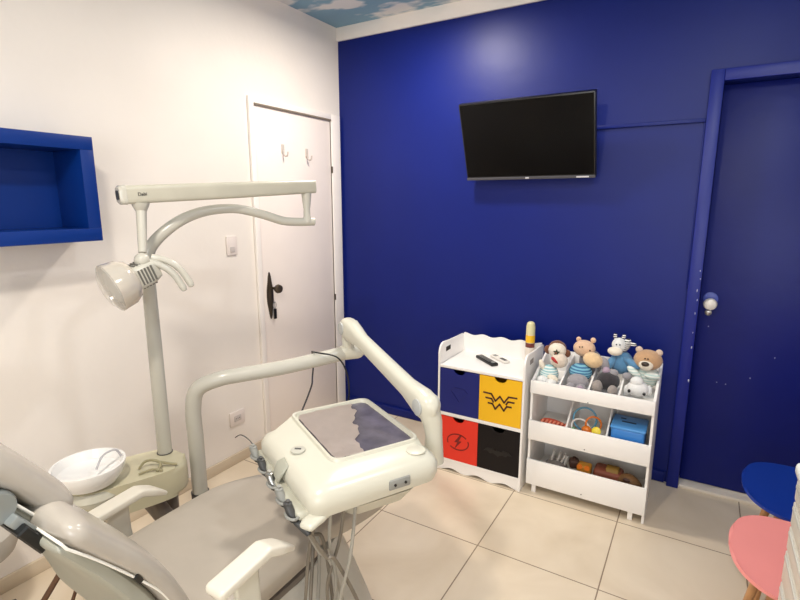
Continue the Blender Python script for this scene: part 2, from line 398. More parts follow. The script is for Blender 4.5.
# ------------------------------------------------------------------ drawer unit with coloured boxes
UX0, UX1, UY0, UY1 = 1.10, 1.60, -0.52, -0.18
t = thing('drawer_unit', 'white wavy-topped toy drawer unit with four coloured boxes', 'drawers', ((UX0+UX1)/2, -0.35, 0))
TH = 0.011
def side(x, hole=True):
    prof = [(UY0, 0), (UY0, 0.70)]
    for k in range(7):
        a = PI - k*PI/12; prof.append((UY0+0.05+0.05*math.cos(a), 0.705+0.055*math.sin(a)))
    prof += [(UY0+0.14, 0.752), (UY1-0.02, 0.748), (UY1, 0.74), (UY1, 0)]
    bm = B(); prism(bm, prof, 'x', x, x+TH, 0.002)
    return bm
obj('side_panel', side(UX0), whitel_m, t); obj('side_panel', side(UX1-TH), whitel_m, t)
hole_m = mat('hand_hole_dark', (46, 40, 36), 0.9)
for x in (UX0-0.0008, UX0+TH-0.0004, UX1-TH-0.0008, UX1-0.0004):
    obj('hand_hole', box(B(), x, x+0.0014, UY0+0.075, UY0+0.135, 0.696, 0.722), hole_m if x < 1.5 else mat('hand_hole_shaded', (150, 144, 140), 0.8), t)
obj('top_board', box(B(), UX0+TH, UX1-TH, UY0+0.002, UY1, 0.624, 0.640, 0.002), whitel_m, t)
obj('middle_board', box(B(), UX0+TH, UX1-TH, UY0+0.002, UY1, 0.340, 0.360, 0.001), whitel_m, t)
obj('bottom_board', box(B(), UX0+TH, UX1-TH, UY0+0.002, UY1, 0.060, 0.076, 0.001), whitel_m, t)
def wavy(x0, x1, z, n, amp, zb, phase=0):
    p = [(x0, zb)]
    for k in range(n*12+1):
        u = k/(n*12); p.append((x0+(x1-x0)*u, z+amp*math.cos(2*PI*n*u+phase)))
    return p+[(x1, zb)]
obj('back_board', prism(B(), wavy(UX0+TH, UX1-TH, 0.746, 4, 0.006, 0.076), 'y', UY1-0.012, UY1), whitel_m, t)
bm = prism(B(), [(x, z) for x, z in wavy(UX0+TH, UX1-TH, 0.0095, 3, 0.009, 0.060, PI)], 'y', UY0+0.004, UY0+0.018)
obj('plinth', bm, whitel_m, t)
def emblem_ww(cx, cz, y):
    bm = B()
    def strip(pts, w):
        for a, b in zip(pts, pts[1:]):
            a = V((a[0], 0, a[1])); b = V((b[0], 0, b[1])); dv = (b-a).normalized(); n = V((-dv.z, 0, dv.x))*w/2
            a2 = a-dv*w*0.35; b2 = b+dv*w*0.35
            prism(bm, [(p.x+cx, p.z+cz) for p in (a2-n, b2-n, b2+n, a2+n)], 'y', y, y-0.0016)
    for s in (-1, 1):
        strip([(s*0.092, 0.048), (s*0.048, 0.046), (s*0.024, 0.010), (0, 0.040)], 0.009)
        strip([(s*0.078, 0.020), (s*0.046, 0.019), (s*0.036, 0.002)], 0.009)
        strip([(s*0.064, -0.008), (s*0.040, -0.009), (s*0.024, -0.036), (0, -0.004)], 0.009)
    return bm
def emblem_bolt(cx, cz, y):
    bm = B()
    P = [(0.012, 0.045), (-0.022, -0.004), (-0.004, -0.002), (-0.020, -0.046), (0.022, 0.008), (0.004, 0.006), (0.024, 0.045)]
    prism(bm, [(cx+a, cz+b) for a, b in P], 'y', y, y-0.0018)
    for a0, a1 in ((40, 200), (225, 380)):
        n = 18; R = [(cx+0.068*math.cos(math.radians(a0+(a1-a0)*k/n)), cz+0.050*math.sin(math.radians(a0+(a1-a0)*k/n))) for k in range(n+1)]
        R2 = [(cx+0.062*math.cos(math.radians(a0+(a1-a0)*k/n)), cz+0.044*math.sin(math.radians(a0+(a1-a0)*k/n))) for k in range(n+1)]
        for k in range(n): prism(bm, [R[k], R[k+1], R2[k+1], R2[k]], 'y', y, y-0.0018)
    return bm
def emblem_bat(cx, cz, y):
    half = [(0, 0.004), (0.006, 0.016), (0.010, 0.006), (0.022, 0.006), (0.028, 0.020), (0.062, 0.016), (0.080, -0.004), (0.058, -0.004), (0.044, -0.016), (0.026, -0.010), (0.010, -0.018), (0, -0.026)]
    P = half + [(-a, b) for a, b in half[::-1][1:-1]]
    return prism(B(), [(cx+a, cz+b) for a, b in P], 'y', y, y-0.0016)
def emblem_s(cx, cz, y):
    bm = B(); D = [(-0.030, 0.040), (0.030, 0.040), (0.052, 0.018), (0, -0.045), (-0.052, 0.018)]
    for k in range(5):
        a, b = D[k], D[(k+1) % 5]; prism(bm, [(cx+a[0], cz+a[1]), (cx+b[0], cz+b[1]), (cx+b[0]*.88, cz+b[1]*.88), (cx+a[0]*.88, cz+a[1]*.88)], 'y', y, y-0.0016)
    return bm
XM = (UX0+UX1)/2
def drawer(x0, x1, z0, z1, m, em, lab):
    yf = UY0+0.001
    bm = B(); cx = (x0+x1)/2
    # front with a half-round finger notch in its top edge
    n = 14; arc = [(cx-0.034*math.cos(PI*k/n), z1-0.026*math.sin(PI*k/n)) for k in range(n+1)]
    prism(bm, [(x0, z0), (x1, z0), (x1, z1)]+arc[::-1]+[(x0, z1)], 'y', yf, yf+0.010)
    box(bm, x0, x0+0.006, yf+0.010, UY1-0.03, z0, z1); box(bm, x1-0.006, x1, yf+0.010, UY1-0.03, z0, z1)
    box(bm, x0, x1, yf+0.010, UY1-0.03, z0, z0+0.006); box(bm, x0, x1, UY1-0.036, UY1-0.03, z0, z1)
    o = obj('drawer', bm, m, t, label=lab)
    if em: obj('emblem', em[0](cx, (z0+z1)/2-0.012, yf), em[1], o)
    return o
drawer(UX0+TH+0.002, XM-0.001, 0.362, 0.620, navy_m, (emblem_s, mat('navy_emblem_line', (10, 20, 100), 0.4)), 'navy blue drawer')
drawer(XM+0.001, UX1-TH-0.002, 0.362, 0.620, yellow_m, (emblem_ww, maroon_m), 'yellow drawer with a winged double W emblem')
drawer(UX0+TH+0.002, XM-0.001, 0.078, 0.336, red_m, (emblem_bolt, redline_m), 'red drawer with a lightning bolt emblem')
drawer(XM+0.001, UX1-TH-0.002, 0.078, 0.336, blackbox_m, (emblem_bat, mat('black_emblem_line', (8, 6, 8), 0.35)), 'black drawer')

# things on the drawer unit
t = thing('remote_control', 'black remote control lying on the white drawer unit', 'remote', (1.322, -0.345, 0.640))
M = Matrix.Translation((1.322, -0.345, 0.640)) @ Rot('Z', -38)
obj('case', box(B(), -0.09, 0.09, -0.022, 0.022, 0, 0.018, 0.006, 3, M), black_m, t)
bm = B()
for i in range(7):
    for j in range(3): lathe(bm, [(0.004, 0), (0.004, 0.0015)], (-0.065+0.018*i, -0.012+0.012*j, 0.018), seg=8)
lathe(bm, [(0.013, 0), (0.013, 0.002)], (0.068, 0, 0.018), seg=16)
bmesh.ops.transform(bm, matrix=M, verts=bm.verts); obj('buttons', bm, grey_m, t)
t = thing('remote_control', 'slim white remote control behind the black one', 'remote', (1.375, -0.275, 0.640))
M = Matrix.Translation((1.375, -0.275, 0.640)) @ Rot('Z', -36)
obj('case', box(B(), -0.075, 0.075, -0.019, 0.019, 0, 0.015, 0.005, 3, M), mat('offwhite_remote', (226, 222, 214), 0.35), t)
obj('display', box(B(), -0.062, -0.030, -0.012, 0.012, 0.015, 0.0162, 0, 2, M), grey_m, t)
obj('buttons', box(B(), 0.01, 0.062, -0.011, 0.011, 0.015, 0.0165, 0.001, 1, M), dgrey_m, t)
bx, by = 1.535, -0.235
t = thing('glue_bottle', 'yellow-banded white bottle with pale cap on the white drawer unit', 'bottle', (bx, by, 0.640))
obj('body', lathe(B(), [(0.023, 0), (0.025, 0.004), (0.025, 0.165), (0.022, 0.172)], (bx, by, 0.640)), mat('bottle_white', (226, 216, 205), 0.3), t)
obj('label_band', lathe(B(), [(0.0255, 0.122), (0.0255, 0.165)], (bx, by, 0.640)), mat('label_yellow', (238, 184, 32), 0.4), t)
obj('label_wedge', lathe(B(), [(0.0253, 0.094), (0.0256, 0.096), (0.0256, 0.120)], (bx, by, 0.640)), mat('label_brown', (110, 48, 44), 0.4), t)
obj('cap', lathe(B(), [(0.025, 0.168), (0.025, 0.212), (0.021, 0.232), (0.012, 0.240)], (bx, by, 0.640)), mat('cap_cream', (214, 206, 160), 0.35), t)

# ------------------------------------------------------------------ toy shelf
SX0, SX1, SYF, SYB = 1.622, 2.205, -0.48, -0.16
t = thing('toy_shelf', 'white slanted three-tier toy shelf with open bins', 'shelf', ((SX0+SX1)/2, -0.32, 0))
PROF = [(SYF, 0.045), (SYF, 0.628), (-0.20, 0.726), (-0.175, 0.732), (SYB, 0.724), (SYB, 0.045)]
obj('side_panel', prism(B(), PROF, 'x', SX0, SX0+0.012, 0.0015), whitel_m, t)
obj('side_panel', prism(B(), [(SYF, 0.0)]+PROF[1:-1]+[(SYB, 0.0)], 'x', SX1-0.012, SX1, 0.0015), whitel_m, t)
obj('back_panel', box(B(), SX0+0.012, SX1-0.012, SYB-0.010, SYB, 0.06, 0.720, 0.001), whitel_m, t)
def fboard(z0, z1): obj('front_board', box(B(), SX0, SX1, SYF-0.012, SYF, z0, z1, 0.0015), whitel_m, t)
fboard(0.563, 0.632); fboard(0.305, 0.412); fboard(0.048, 0.190)
for zf, zb in ((0.570, 0.602), (0.318, 0.345), (0.062, 0.070)):
    M = None; bm = prism(B(), [(SYF, zf-0.008), (SYF, zf), (SYB-0.010, zb), (SYB-0.010, zb-0.008)], 'x', SX0+0.012, SX1-0.012)
    obj('tier_board', bm, whitel_m, t)
for x in (1.766, 1.905, 2.045):
    obj('divider', prism(B(), [(SYF, 0.570), (SYF, 0.630), (-0.20, 0.705), (SYB-0.010, 0.705), (SYB-0.010, 0.602)], 'x', x-0.004, x+0.004), whitel_m, t)
for x in (1.812, 2.005):
    obj('divider', prism(B(), [(SYF, 0.318), (SYF, 0.410), (-0.30, 0.53), (SYB-0.010, 0.54), (SYB-0.010, 0.345)], 'x', x-0.004, x+0.004), whitel_m, t)
for x in (SX0+0.03, SX1-0.075):
    obj('foot', box(B(), x, x+0.022, SYF, SYF+0.022, 0, 0.056, 0.001), whitel_m, t)
for z in (0.568, 0.318, 0.07): obj('screw', lathe(B(), [(0.003, 0), (0.003, 0.001)], (1.91, SYF-0.012, z), Rot('X', 90), 8), dgrey_m, t)

# ------------------------------------------------------------------ plush toys
def fur(name, rgb, b=0.5): return mat('plush_'+name, rgb, 0.95, var=0.07, vscale=70, bump=b, bscale=240, sheen=0.3)
eye_m = mat('plush_eye', (14, 12, 12), 0.2)
def ball(name, c, r, m, parent, M=None, noise=0.012, sub=3): return obj(name, ell(B(), c, r, M, sub, noise), m, parent, smooth=None)
def balls(name, L, m, parent, sub=2, noise=0.0):
    for q in L: obj(name, ell(B(), q[0], q[1], q[2] if len(q) > 2 else None, sub, noise), m, parent, smooth=None)
cream = fur('cream', (232, 222, 204)); brown = fur('brown', (112, 66, 42)); pinkb = fur('pinkbeige', (222, 184, 152)); beige = fur('beige', (226, 194, 150))
greyf = fur('grey', (150, 146, 150)); whitef = fur('white', (226, 226, 224)); tan = fur('tan', (192, 152, 114)); teal = fur('teal_stripe', (150, 190, 194)); sky = fur('blue_knit', (92, 142, 182))
# striped knit
def stripes(name, a, b, sc):
    m = bpy.data.materials.new(name); m.use_nodes = True; n = m.node_tree; p = n.nodes['Principled BSDF']; p.inputs['Roughness'].default_value = 0.95
    tcn = n.nodes.new('ShaderNodeTexCoord'); w = n.nodes.new('ShaderNodeTexWave'); w.bands_direction = 'Z'; w.inputs['Scale'].default_value = sc; w.inputs['Distortion'].default_value = 1.5
    r = n.nodes.new('ShaderNodeValToRGB'); r.color_ramp.elements[0].position = 0.45; r.color_ramp.elements[1].position = 0.55
    r.color_ramp.elements[0].color = (*lin(a), 1); r.color_ramp.elements[1].color = (*lin(b), 1)
    n.links.new(tcn.outputs['Object'], w.inputs['Vector']); n.links.new(w.outputs['Fac'], r.inputs['Fac']); n.links.new(r.outputs['Color'], p.inputs['Base Color'])
    return m
tealst = stripes('teal_white_knit', (140, 184, 190), (216, 224, 220), 26)
bluest = stripes('blue_dark_knit', (120, 176, 196), (62, 108, 146), 24)
palest = stripes('pale_green_knit', (226, 230, 222), (186, 206, 200), 22)
zebra = stripes('zebra_plush', (40, 38, 42), (232, 230, 226), 30)

# monkey
hx, hy_, hz_ = 1.713, -0.335, 0.735
t = thing('plush_monkey', 'plush monkey with cream face and open red mouth in the leftmost bin', 'plush toy', (1.695, -0.36, 0.58))
ball('head', (hx-0.002, hy_, hz_+0.030), (0.046, 0.040, 0.042), cream, t)
ball('muzzle', (hx+0.018, hy_-0.030, hz_-0.014), (0.044, 0.038, 0.040), fur('muzzle', (222, 206, 188)), t)
balls('ear', [((hx-0.052, hy_+0.008, hz_+0.026), (0.022, 0.012, 0.024)), ((hx+0.046, hy_+0.010, hz_+0.018), (0.020, 0.012, 0.022))], brown, t, 3)
ball('hair', (hx-0.006, hy_+0.018, hz_+0.036), (0.047, 0.034, 0.045), brown, t)
ball('mouth', (hx+0.004, hy_-0.058, hz_-0.008), (0.026, 0.016, 0.009), mat('plush_mouth_red', (170, 42, 40), 0.7), t, Rot('Y', 34))
bm = B(); st = [((0.018 if k % 2 == 0 else 0.009)*math.cos(2*PI*k/10+.3), (0.018 if k % 2 == 0 else 0.009)*math.sin(2*PI*k/10+.3)) for k in range(10)]
prism(bm, [(hx+0.004+a, hz_+0.030+b) for a, b in st], 'y', hy_-0.044, hy_-0.036); obj('face_patch', bm, mat('olive_felt', (58, 60, 40), 0.9), t)
balls('nose', [((hx+0.002, hy_-0.046, hz_+0.028), 0.006)], brown, t)
ball('body', (1.685, -0.370, 0.640), (0.048, 0.046, 0.052), tealst, t)
balls('arm', [((1.648, -0.385, 0.690), (0.014, 0.016, 0.030), Rot('Y', -25)), ((1.715, -0.415, 0.635), (0.030, 0.018, 0.018), Rot('Y', 20))], cream, t, 3, 0.012)
balls('leg', [((1.665, -0.425, 0.618), (0.030, 0.030, 0.026)), ((1.712, -0.430, 0.612), (0.028, 0.028, 0.024))], whitef, t, 3, 0.012)
# reclining grey plush in turquoise striped knit
t = thing('plush_elephant', 'grey plush lying in turquoise striped knit, second bin from the left', 'plush toy', (1.835, -0.38, 0.58))
ball('sweater', (1.838, -0.345, 0.672), (0.058, 0.052, 0.045), bluest, t)
ball('body', (1.838, -0.400, 0.636), (0.054, 0.045, 0.040), greyf, t)
balls('foot', [((1.812, -0.440, 0.612), (0.026, 0.024, 0.026)), ((1.862, -0.440, 0.614), (0.026, 0.024, 0.026))], greyf, t, 3, 0.012)
ball('foot_sole', (1.862, -0.456, 0.618), (0.017, 0.010, 0.018), fur('mauve', (172, 150, 168)), t)
# hippo
t = thing('plush_hippo', 'pinkish beige plush hippo with a big rounded snout atop the bins', 'plush toy', (1.87, -0.27, 0.62))
ball('head', (1.838, -0.285, 0.784), (0.056, 0.046, 0.044), pinkb, t)
ball('snout', (1.893, -0.335, 0.742), (0.050, 0.040, 0.040), beige, t, Rot('Y', 15))
balls('ear', [((1.805, -0.275, 0.826), (0.013, 0.008, 0.014)), ((1.878, -0.275, 0.830), (0.014, 0.008, 0.015))], pinkb, t, 3)
balls('eye', [((1.822, -0.330, 0.800), 0.004), ((1.836, -0.332, 0.802), 0.004), ((1.872, -0.320, 0.785), 0.005)], eye_m, t)
ball('torso', (1.868, -0.245, 0.700), (0.060, 0.045, 0.070), greyf, t)
ball('arm', (1.945, -0.320, 0.726), (0.026, 0.022, 0.038), greyf, t, Rot('Y', -25))
ball('paw', (1.962, -0.345, 0.700), (0.020, 0.018, 0.020), fur('mauve', (172, 150, 168)), t)
# grey legs slumped in the third bin (left of the dark patch)
t = thing('plush_rabbit', 'small grey plush slumped low in the third bin', 'plush toy', (1.975, -0.38, 0.58))
ball('body', (1.975, -0.350, 0.650), (0.056, 0.050, 0.048), fur('darkgrey', (50, 46, 50)), t)
balls('leg', [((1.935, -0.420, 0.632), (0.026, 0.034, 0.036)), ((2.008, -0.425, 0.625), (0.024, 0.032, 0.030))], fur('greybrown', (150, 140, 134)), t, 3, 0.012)
# zebra
t = thing('plush_zebra', 'white plush zebra in a blue sweater sitting behind the bins', 'plush toy', (2.02, -0.26, 0.62))
ball('head', (2.004, -0.285, 0.828), (0.034, 0.034, 0.036), whitef, t)
ball('muzzle', (1.992, -0.318, 0.800), (0.036, 0.028, 0.022), cream, t)
ball('mane', (2.034, -0.275, 0.826), (0.022, 0.026, 0.040), zebra, t, Rot('Y', 25))
balls('ear', [((1.982, -0.275, 0.868), (0.009, 0.007, 0.016)), ((2.022, -0.275, 0.868), (0.009, 0.007, 0.016), Rot('Y', 20)), ((2.066, -0.285, 0.838), (0.020, 0.007, 0.009))], zebra, t, 3)
balls('eye', [((1.996, -0.317, 0.835), 0.004), ((2.012, -0.318, 0.836), 0.004)], eye_m, t)
ball('sweater', (2.020, -0.265, 0.732), (0.056, 0.044, 0.062), sky, t)
balls('sleeve', [((1.974, -0.300, 0.730), (0.020, 0.022, 0.045), Rot('Y', 25)), ((2.072, -0.300, 0.745), (0.045, 0.022, 0.018), Rot('Y', 30))], sky, t, 3, 0.01)
balls('hoof', [((1.998, -0.345, 0.695), (0.022, 0.02, 0.018)), ((2.060, -0.350, 0.690), (0.022, 0.02, 0.018))], greyf, t, 3)
# bear
t = thing('plush_bear', 'tan plush bear with dark nose in the rightmost bin', 'plush toy', (2.135, -0.29, 0.60))
ball('head', (2.130, -0.285, 0.780), (0.066, 0.052, 0.052), tan, t)
ball('muzzle', (2.126, -0.328, 0.764), (0.033, 0.020, 0.026), cream, t)
ball('nose', (2.124, -0.347, 0.774), (0.018, 0.008, 0.012), mat('plush_nose_brown', (52, 38, 28), 0.4), t)
balls('ear', [((2.086, -0.280, 0.826), (0.017, 0.010, 0.017)), ((2.176, -0.280, 0.822), (0.017, 0.010, 0.017))], fur('pale_tan', (214, 190, 170)), t, 3)
balls('eye', [((2.120, -0.334, 0.798), 0.004), ((2.133, -0.334, 0.798), 0.004)], eye_m, t)
ball('sweater', (2.130, -0.270, 0.690), (0.058, 0.046, 0.060), palest, t)
balls('arm', [((2.078, -0.325, 0.716), (0.018, 0.020, 0.044), Rot('Y', -50)), ((2.158, -0.330, 0.715), (0.036, 0.018, 0.017))], palest, t, 3, 0.01)
t.location += V((0.012, 0, -0.010))
# white plush lying face up in the same bin
t = thing('plush_dog', 'white plush lying face up below the tan bear', 'plush toy', (2.12, -0.40, 0.58))
ball('head', (2.118, -0.405, 0.654), (0.050, 0.042, 0.040), whitef, t)
ball('snout', (2.112, -0.412, 0.690), (0.030, 0.024, 0.026), whitef, t)
balls('ear', [((2.070, -0.400, 0.640), (0.014, 0.018, 0.024)), ((2.166, -0.395, 0.650), (0.014, 0.018, 0.026))], whitef, t, 3)
balls('eye', [((2.084, -0.440, 0.648), (0.007, 0.005, 0.009)), ((2.150, -0.440, 0.644), (0.007, 0.005, 0.009))], eye_m, t)

# ------------------------------------------------------------------ toys in the middle tier
t = thing('toy_lobster', 'red orange soft toy in the left middle bin', 'toy', (1.73, -0.40, 0.33))
rm = mat('toy_coral', (208, 84, 60), 0.6, var=0.15, vscale=30)
bm = ell(B(), (1.735, -0.40, 0.375), (0.075, 0.030, 0.026), Rot('Y', 8), 3, 0.02); obj('body', bm, rm, t, smooth=None)
bm = B()
for k in range(7):
    x = 1.67+0.020*k; tube(bm, spline([(x, -0.40, 0.385), (x+0.012, -0.425, 0.402), (x+0.004, -0.45, 0.388)], 4), 0.006, 8)
obj('legs', bm, mat('toy_salmon', (226, 132, 104), 0.6), t)
t = thing('toy_rings', 'colourful loop rattle toy in the centre middle bin', 'toy', (1.90, -0.38, 0.33))
for nm, c, r, mm, tl in (('blue_ring', (1.880, -0.36, 0.425), 0.058, mat('toy_blue', (92, 158, 190), 0.35), 70), ('white_ring', (1.865, -0.40, 0.395), 0.042, whitel_m, 45), ('orange_ring', (1.925, -0.37, 0.410), 0.038, mat('toy_orange', (232, 126, 40), 0.35), 80)):
    M = Matrix.Translation(c) @ Rot('Z', 20) @ Rot('X', tl)
    obj('ring', tube(B(), [M @ V((r*math.cos(2*PI*k/26), r*math.sin(2*PI*k/26), 0)) for k in range(27)], 0.005, 8), mm, t, label=nm.replace('_', ' '))
balls('bead', [((1.900, -0.41, 0.388), (0.026, 0.022, 0.022)), ((1.918, -0.43, 0.378), (0.020, 0.018, 0.018))], MATS['toy_orange'], t, 3)
obj('flower_knob', lathe(B(), [(0.004, -0.02), (0.012, -0.016), (0.022, 0), (0.022, 0.010), (0.010, 0.014)], (1.952, -0.44, 0.405), Rot('X', 60)), mat('toy_yellow', (240, 214, 50), 0.35), t)
obj('handle', tube(B(), spline([(1.952, -0.44, 0.395), (1.935, -0.45, 0.372), (1.955, -0.45, 0.36), (1.975, -0.44, 0.372)], 5), 0.005, 8), MATS['toy_yellow'], t)
t = thing('toy_rattle', 'pale green and red toy pieces beside the loop rattle', 'toy', (1.86, -0.42, 0.33))
balls('piece', [((1.855, -0.44, 0.362), (0.022, 0.018, 0.018)), ((1.885, -0.445, 0.357), (0.018, 0.016, 0.014))], mat('toy_red', (196, 60, 46), 0.4), t, 3)
balls('dot', [((1.838, -0.43, 0.385), 0.012)], mat('toy_green', (110, 170, 120), 0.4), t, 3)
# blue basket
t = thing('toy_basket', 'blue plastic play box with a dark green clover in right middle bin', 'toy', (2.095, -0.38, 0.32))
bp = mat('toy_box_blue', (58, 132, 208), 0.35, var=0.04)
obj('body', box(B(), 2.020, 2.170, -0.458, -0.30, 0.340, 0.452, 0.010, 3), bp, t)
obj('lid', box(B(), 2.015, 2.175, -0.462, -0.295, 0.450, 0.464, 0.006, 2), mat('toy_lid_blue', (84, 156, 224), 0.35), t)
bm = B(); box(bm, 2.06, 2.125, -0.39, -0.378, 0.464, 0.4655); box(bm, 2.05, 2.075, -0.35, -0.34, 0.464, 0.4655)
obj('slot', bm, mat('slot_dark', (20, 44, 82), 0.6), t)
bm = B()
for a in (90, 210, 330): lathe(bm, [(0.012, 0), (0.012, 0.003)], (2.110+0.012*math.cos(math.radians(a)), -0.459, 0.378+0.012*math.sin(math.radians(a))), Rot('X', 90), 14)
obj('clover', bm, mat('clover_green', (14, 70, 48), 0.4), t)
bm = B()
for a in (90, 210, 330): lathe(bm, [(0.008, 0), (0.008, 0.003)], (2.045+0.008*math.cos(math.radians(a)), -0.459, 0.362+0.008*math.sin(math.radians(a))), Rot('X', 90), 12)
obj('flower_mark', bm, mat('mark_navy', (16, 40, 110), 0.4), t)

# ------------------------------------------------------------------ odds and ends in the bottom tier
def brick(name, label, c, s, rz, m, extra=None):
    t = thing(name, label, 'toy', (c[0], c[1], 0.075))
    M = Matrix.Translation(c) @ Rot('Z', rz) @ Rot('Y', extra or 0)
    obj('body', box(B(), -s[0]/2, s[0]/2, -s[1]/2, s[1]/2, -s[2]/2, s[2]/2, min(s)*0.25, 3, M), m, t)
    return t, M
tg = mat('toy_greywhite', (190, 186, 180), 0.4); tdk = mat('toy_darkbrown', (70, 44, 34), 0.6, var=.1); tbr = mat('toy_redbrown', (142, 78, 58), 0.6, var=.1); tol = mat('toy_olive', (146, 112, 44), 0.6, var=.1)
fk = thing('toy_animal', 'grey toy figure with upright legs at left of the bottom bin', 'toy', (1.74, -0.36, 0.08))
bm = B()
for k, (x, lean) in enumerate(((1.72, .02), (1.745, .03), (1.765, .035), (1.79, .02))): tube(bm, [(x, -0.39, 0.12), (x+lean, -0.38, 0.225-0.006*k)], [0.008, 0.006], 8)
obj('legs', bm, tg, fk); ball('body', (1.755, -0.38, 0.135), (0.060, 0.035, 0.035), mat('toy_grey', (120, 114, 112), 0.5), fk)
t, M = brick('toy_block', 'dark toy block next to the grey toy figure', (1.845, -0.38, 0.175), (0.05, 0.05, 0.05), 20, tdk)
obj('stud', lathe(B(), [(0.010, 0), (0.010, 0.008)], (1.845, -0.38, 0.200), seg=12), tdk, t)
obj_t = thing('toy_car', 'yellow and orange toy car in the bottom bin', 'toy', (1.895, -0.39, 0.08))
obj('body', box(B(), 1.865, 1.935, -0.42, -0.36, 0.13, 0.19, 0.010, 3), mat('toy_ochre', (206, 146, 50), 0.45, var=.15, vscale=30), obj_t)
for x in (1.882, 1.918): obj('wheel', lathe(B(), [(0.014, 0), (0.014, 0.008)], (x, -0.420, 0.185), Rot('X', 90), 14), mat('toy_orange', (232, 126, 40)), obj_t)
gar = thing('toy_truck', 'long reddish brown toy piece right of the bottom bin centre', 'toy', (2.0, -0.36, 0.08))
obj('body', box(B(), 1.945, 2.085, -0.41, -0.31, 0.08, 0.184, 0.020, 3), tbr, gar); obj('roller', lathe(B(), [(0.02, -0.035), (0.038, -0.028), (0.038, 0.028), (0.02, 0.035)], (2.035, -0.365, 0.165), Rot('Y', 90)), tol, gar)
rn = thing('toy_dinosaur', 'olive brown toy lying at right of the bottom bin', 'toy', (2.12, -0.39, 0.08))
obj('body', tube(B(), spline([(2.07, -0.40, 0.14), (2.10, -0.40, 0.165), (2.135, -0.40, 0.16), (2.172, -0.40, 0.14)], 6), [0.012+0.022*math.sin(PI*k/18) for k in range(19)], 14), mat('toy_mud', (120, 86, 52), 0.6, var=.2, vscale=30), rn)
balls('spot', [((2.108, -0.436, 0.182), (0.018, 0.008, 0.010))], tdk, rn)

# ------------------------------------------------------------------ dental chair
t = thing('dental_chair', 'taupe grey reclined dental chair with cream armrests', 'dental chair', (1.11, -1.95, 0))
XC = 1.11
bm = B()
XC -= 0.018
seatp = [(XC, -2.26, 0.448), (XC, -2.18, 0.448), (XC, -2.05, 0.450), (XC, -1.88, 0.448), (XC+0.02, -1.78, 0.444), (XC+0.065, -1.68, 0.436), (XC+0.10, -1.58, 0.428), (XC+0.115, -1.51, 0.420)]
sp_ = spline(seatp, 4); n = len(sp_)
wd = []
for p in sp_:
    wd.append(0.548 if p.y < -1.87 else 0.548-0.20*min(1, (p.y+1.87)/0.37)**0.9)
sweep(bm, [p+V((0, 0, 0.008)) for p in sp_], wd, [0.082]*n, e=5.0, seg=48)
obj('seat_cushion', bm, vinylseat_m, t)
bm = sweep(B(), [(XC, -2.24, 0.388), (XC, -1.80, 0.383)], 0.50, 0.035, e=6); sweep(bm, [(XC+0.01, -1.80, 0.385), (XC+0.05, -1.70, 0.380)], 0.26, 0.03, e=6)
XC += 0.018
obj('seat_frame', bm, mat('seat_frame_grey', (112, 104, 96), 0.5), t)
# base: pedestal cover and floor plate
bm = sweep(B(), [(1.21, -1.83, 0.03), (1.21, -1.83, 0.12), (1.20, -1.83, 0.25), (1.18, -1.86, 0.37)], [0.46, 0.42, 0.37, 0.34], [0.52, 0.46, 0.36, 0.34], e=3.5, side=V((1, 0, 0)), round_ends=False)
obj('pedestal', bm, mat('pedestal_grey', (188, 186, 178), 0.35), t)
obj('floor_plate', box(B(), 0.98, 1.42, -2.15, -1.58, 0.0, 0.030, 0.012, 3), mat('pedestal_grey', (188, 186, 178)), t)
# backrest: upholstery and shell in side profile
bx0 = 1.10
up_ = spline([(bx0, -2.325, 0.50), (bx0, -2.356, 0.597), (bx0, -2.398, 0.695), (bx0, -2.448, 0.775), (bx0, -2.512, 0.858), (bx0, -2.550, 0.908)], 5)
n = len(up_)
obj('backrest', sweep(B(), up_, [0.52]*n, [0.074]*n, e=3.0, seg=40), vinyl_m, t)
sh_ = spline([(bx0, -2.395, 0.545), (bx0, -2.427, 0.640), (bx0, -2.470, 0.728), (bx0, -2.518, 0.806), (bx0, -2.555, 0.858), (bx0, -2.582, 0.893)], 5); n = len(sh_)
sh = obj('back_shell', sweep(B(), sh_, [0.488]*n, [0.066-0.040*(i/(n-1))**1.6 for i in range(n)], e=4, seg=40), shell_m, t, label='grey-green plastic back shell')
pp = spline([(bx0, -2.350, 0.50), (bx0, -2.375, 0.600), (bx0, -2.405, 0.676), (bx0, -2.455, 0.748), (bx0, -2.528, 0.842), (bx0, -2.580, 0.902)], 5)
right = [p+V((0.252, 0, 0)) for p in pp]; left = [p-V((0.252, 0, 0)) for p in pp]
topc = [pp[-1]+V((0.252*math.cos(a), -0.006, 0.012)) for a in [PI*k/20 for k in range(1, 20)]]
obj('piping', tube(B(), right+[V((p.x, p.y, p.z)) for p in topc]+left[::-1], 0.0028, 8), pipe_m, sh)
obj('notch', box(B(), 0, 0.006, -0.012, 0.012, -0.006, 0.006, 0.001, 1, Matrix.Translation((bx0+0.252, -2.456, 0.750)) @ Rot('X', -64)), black_m, sh)
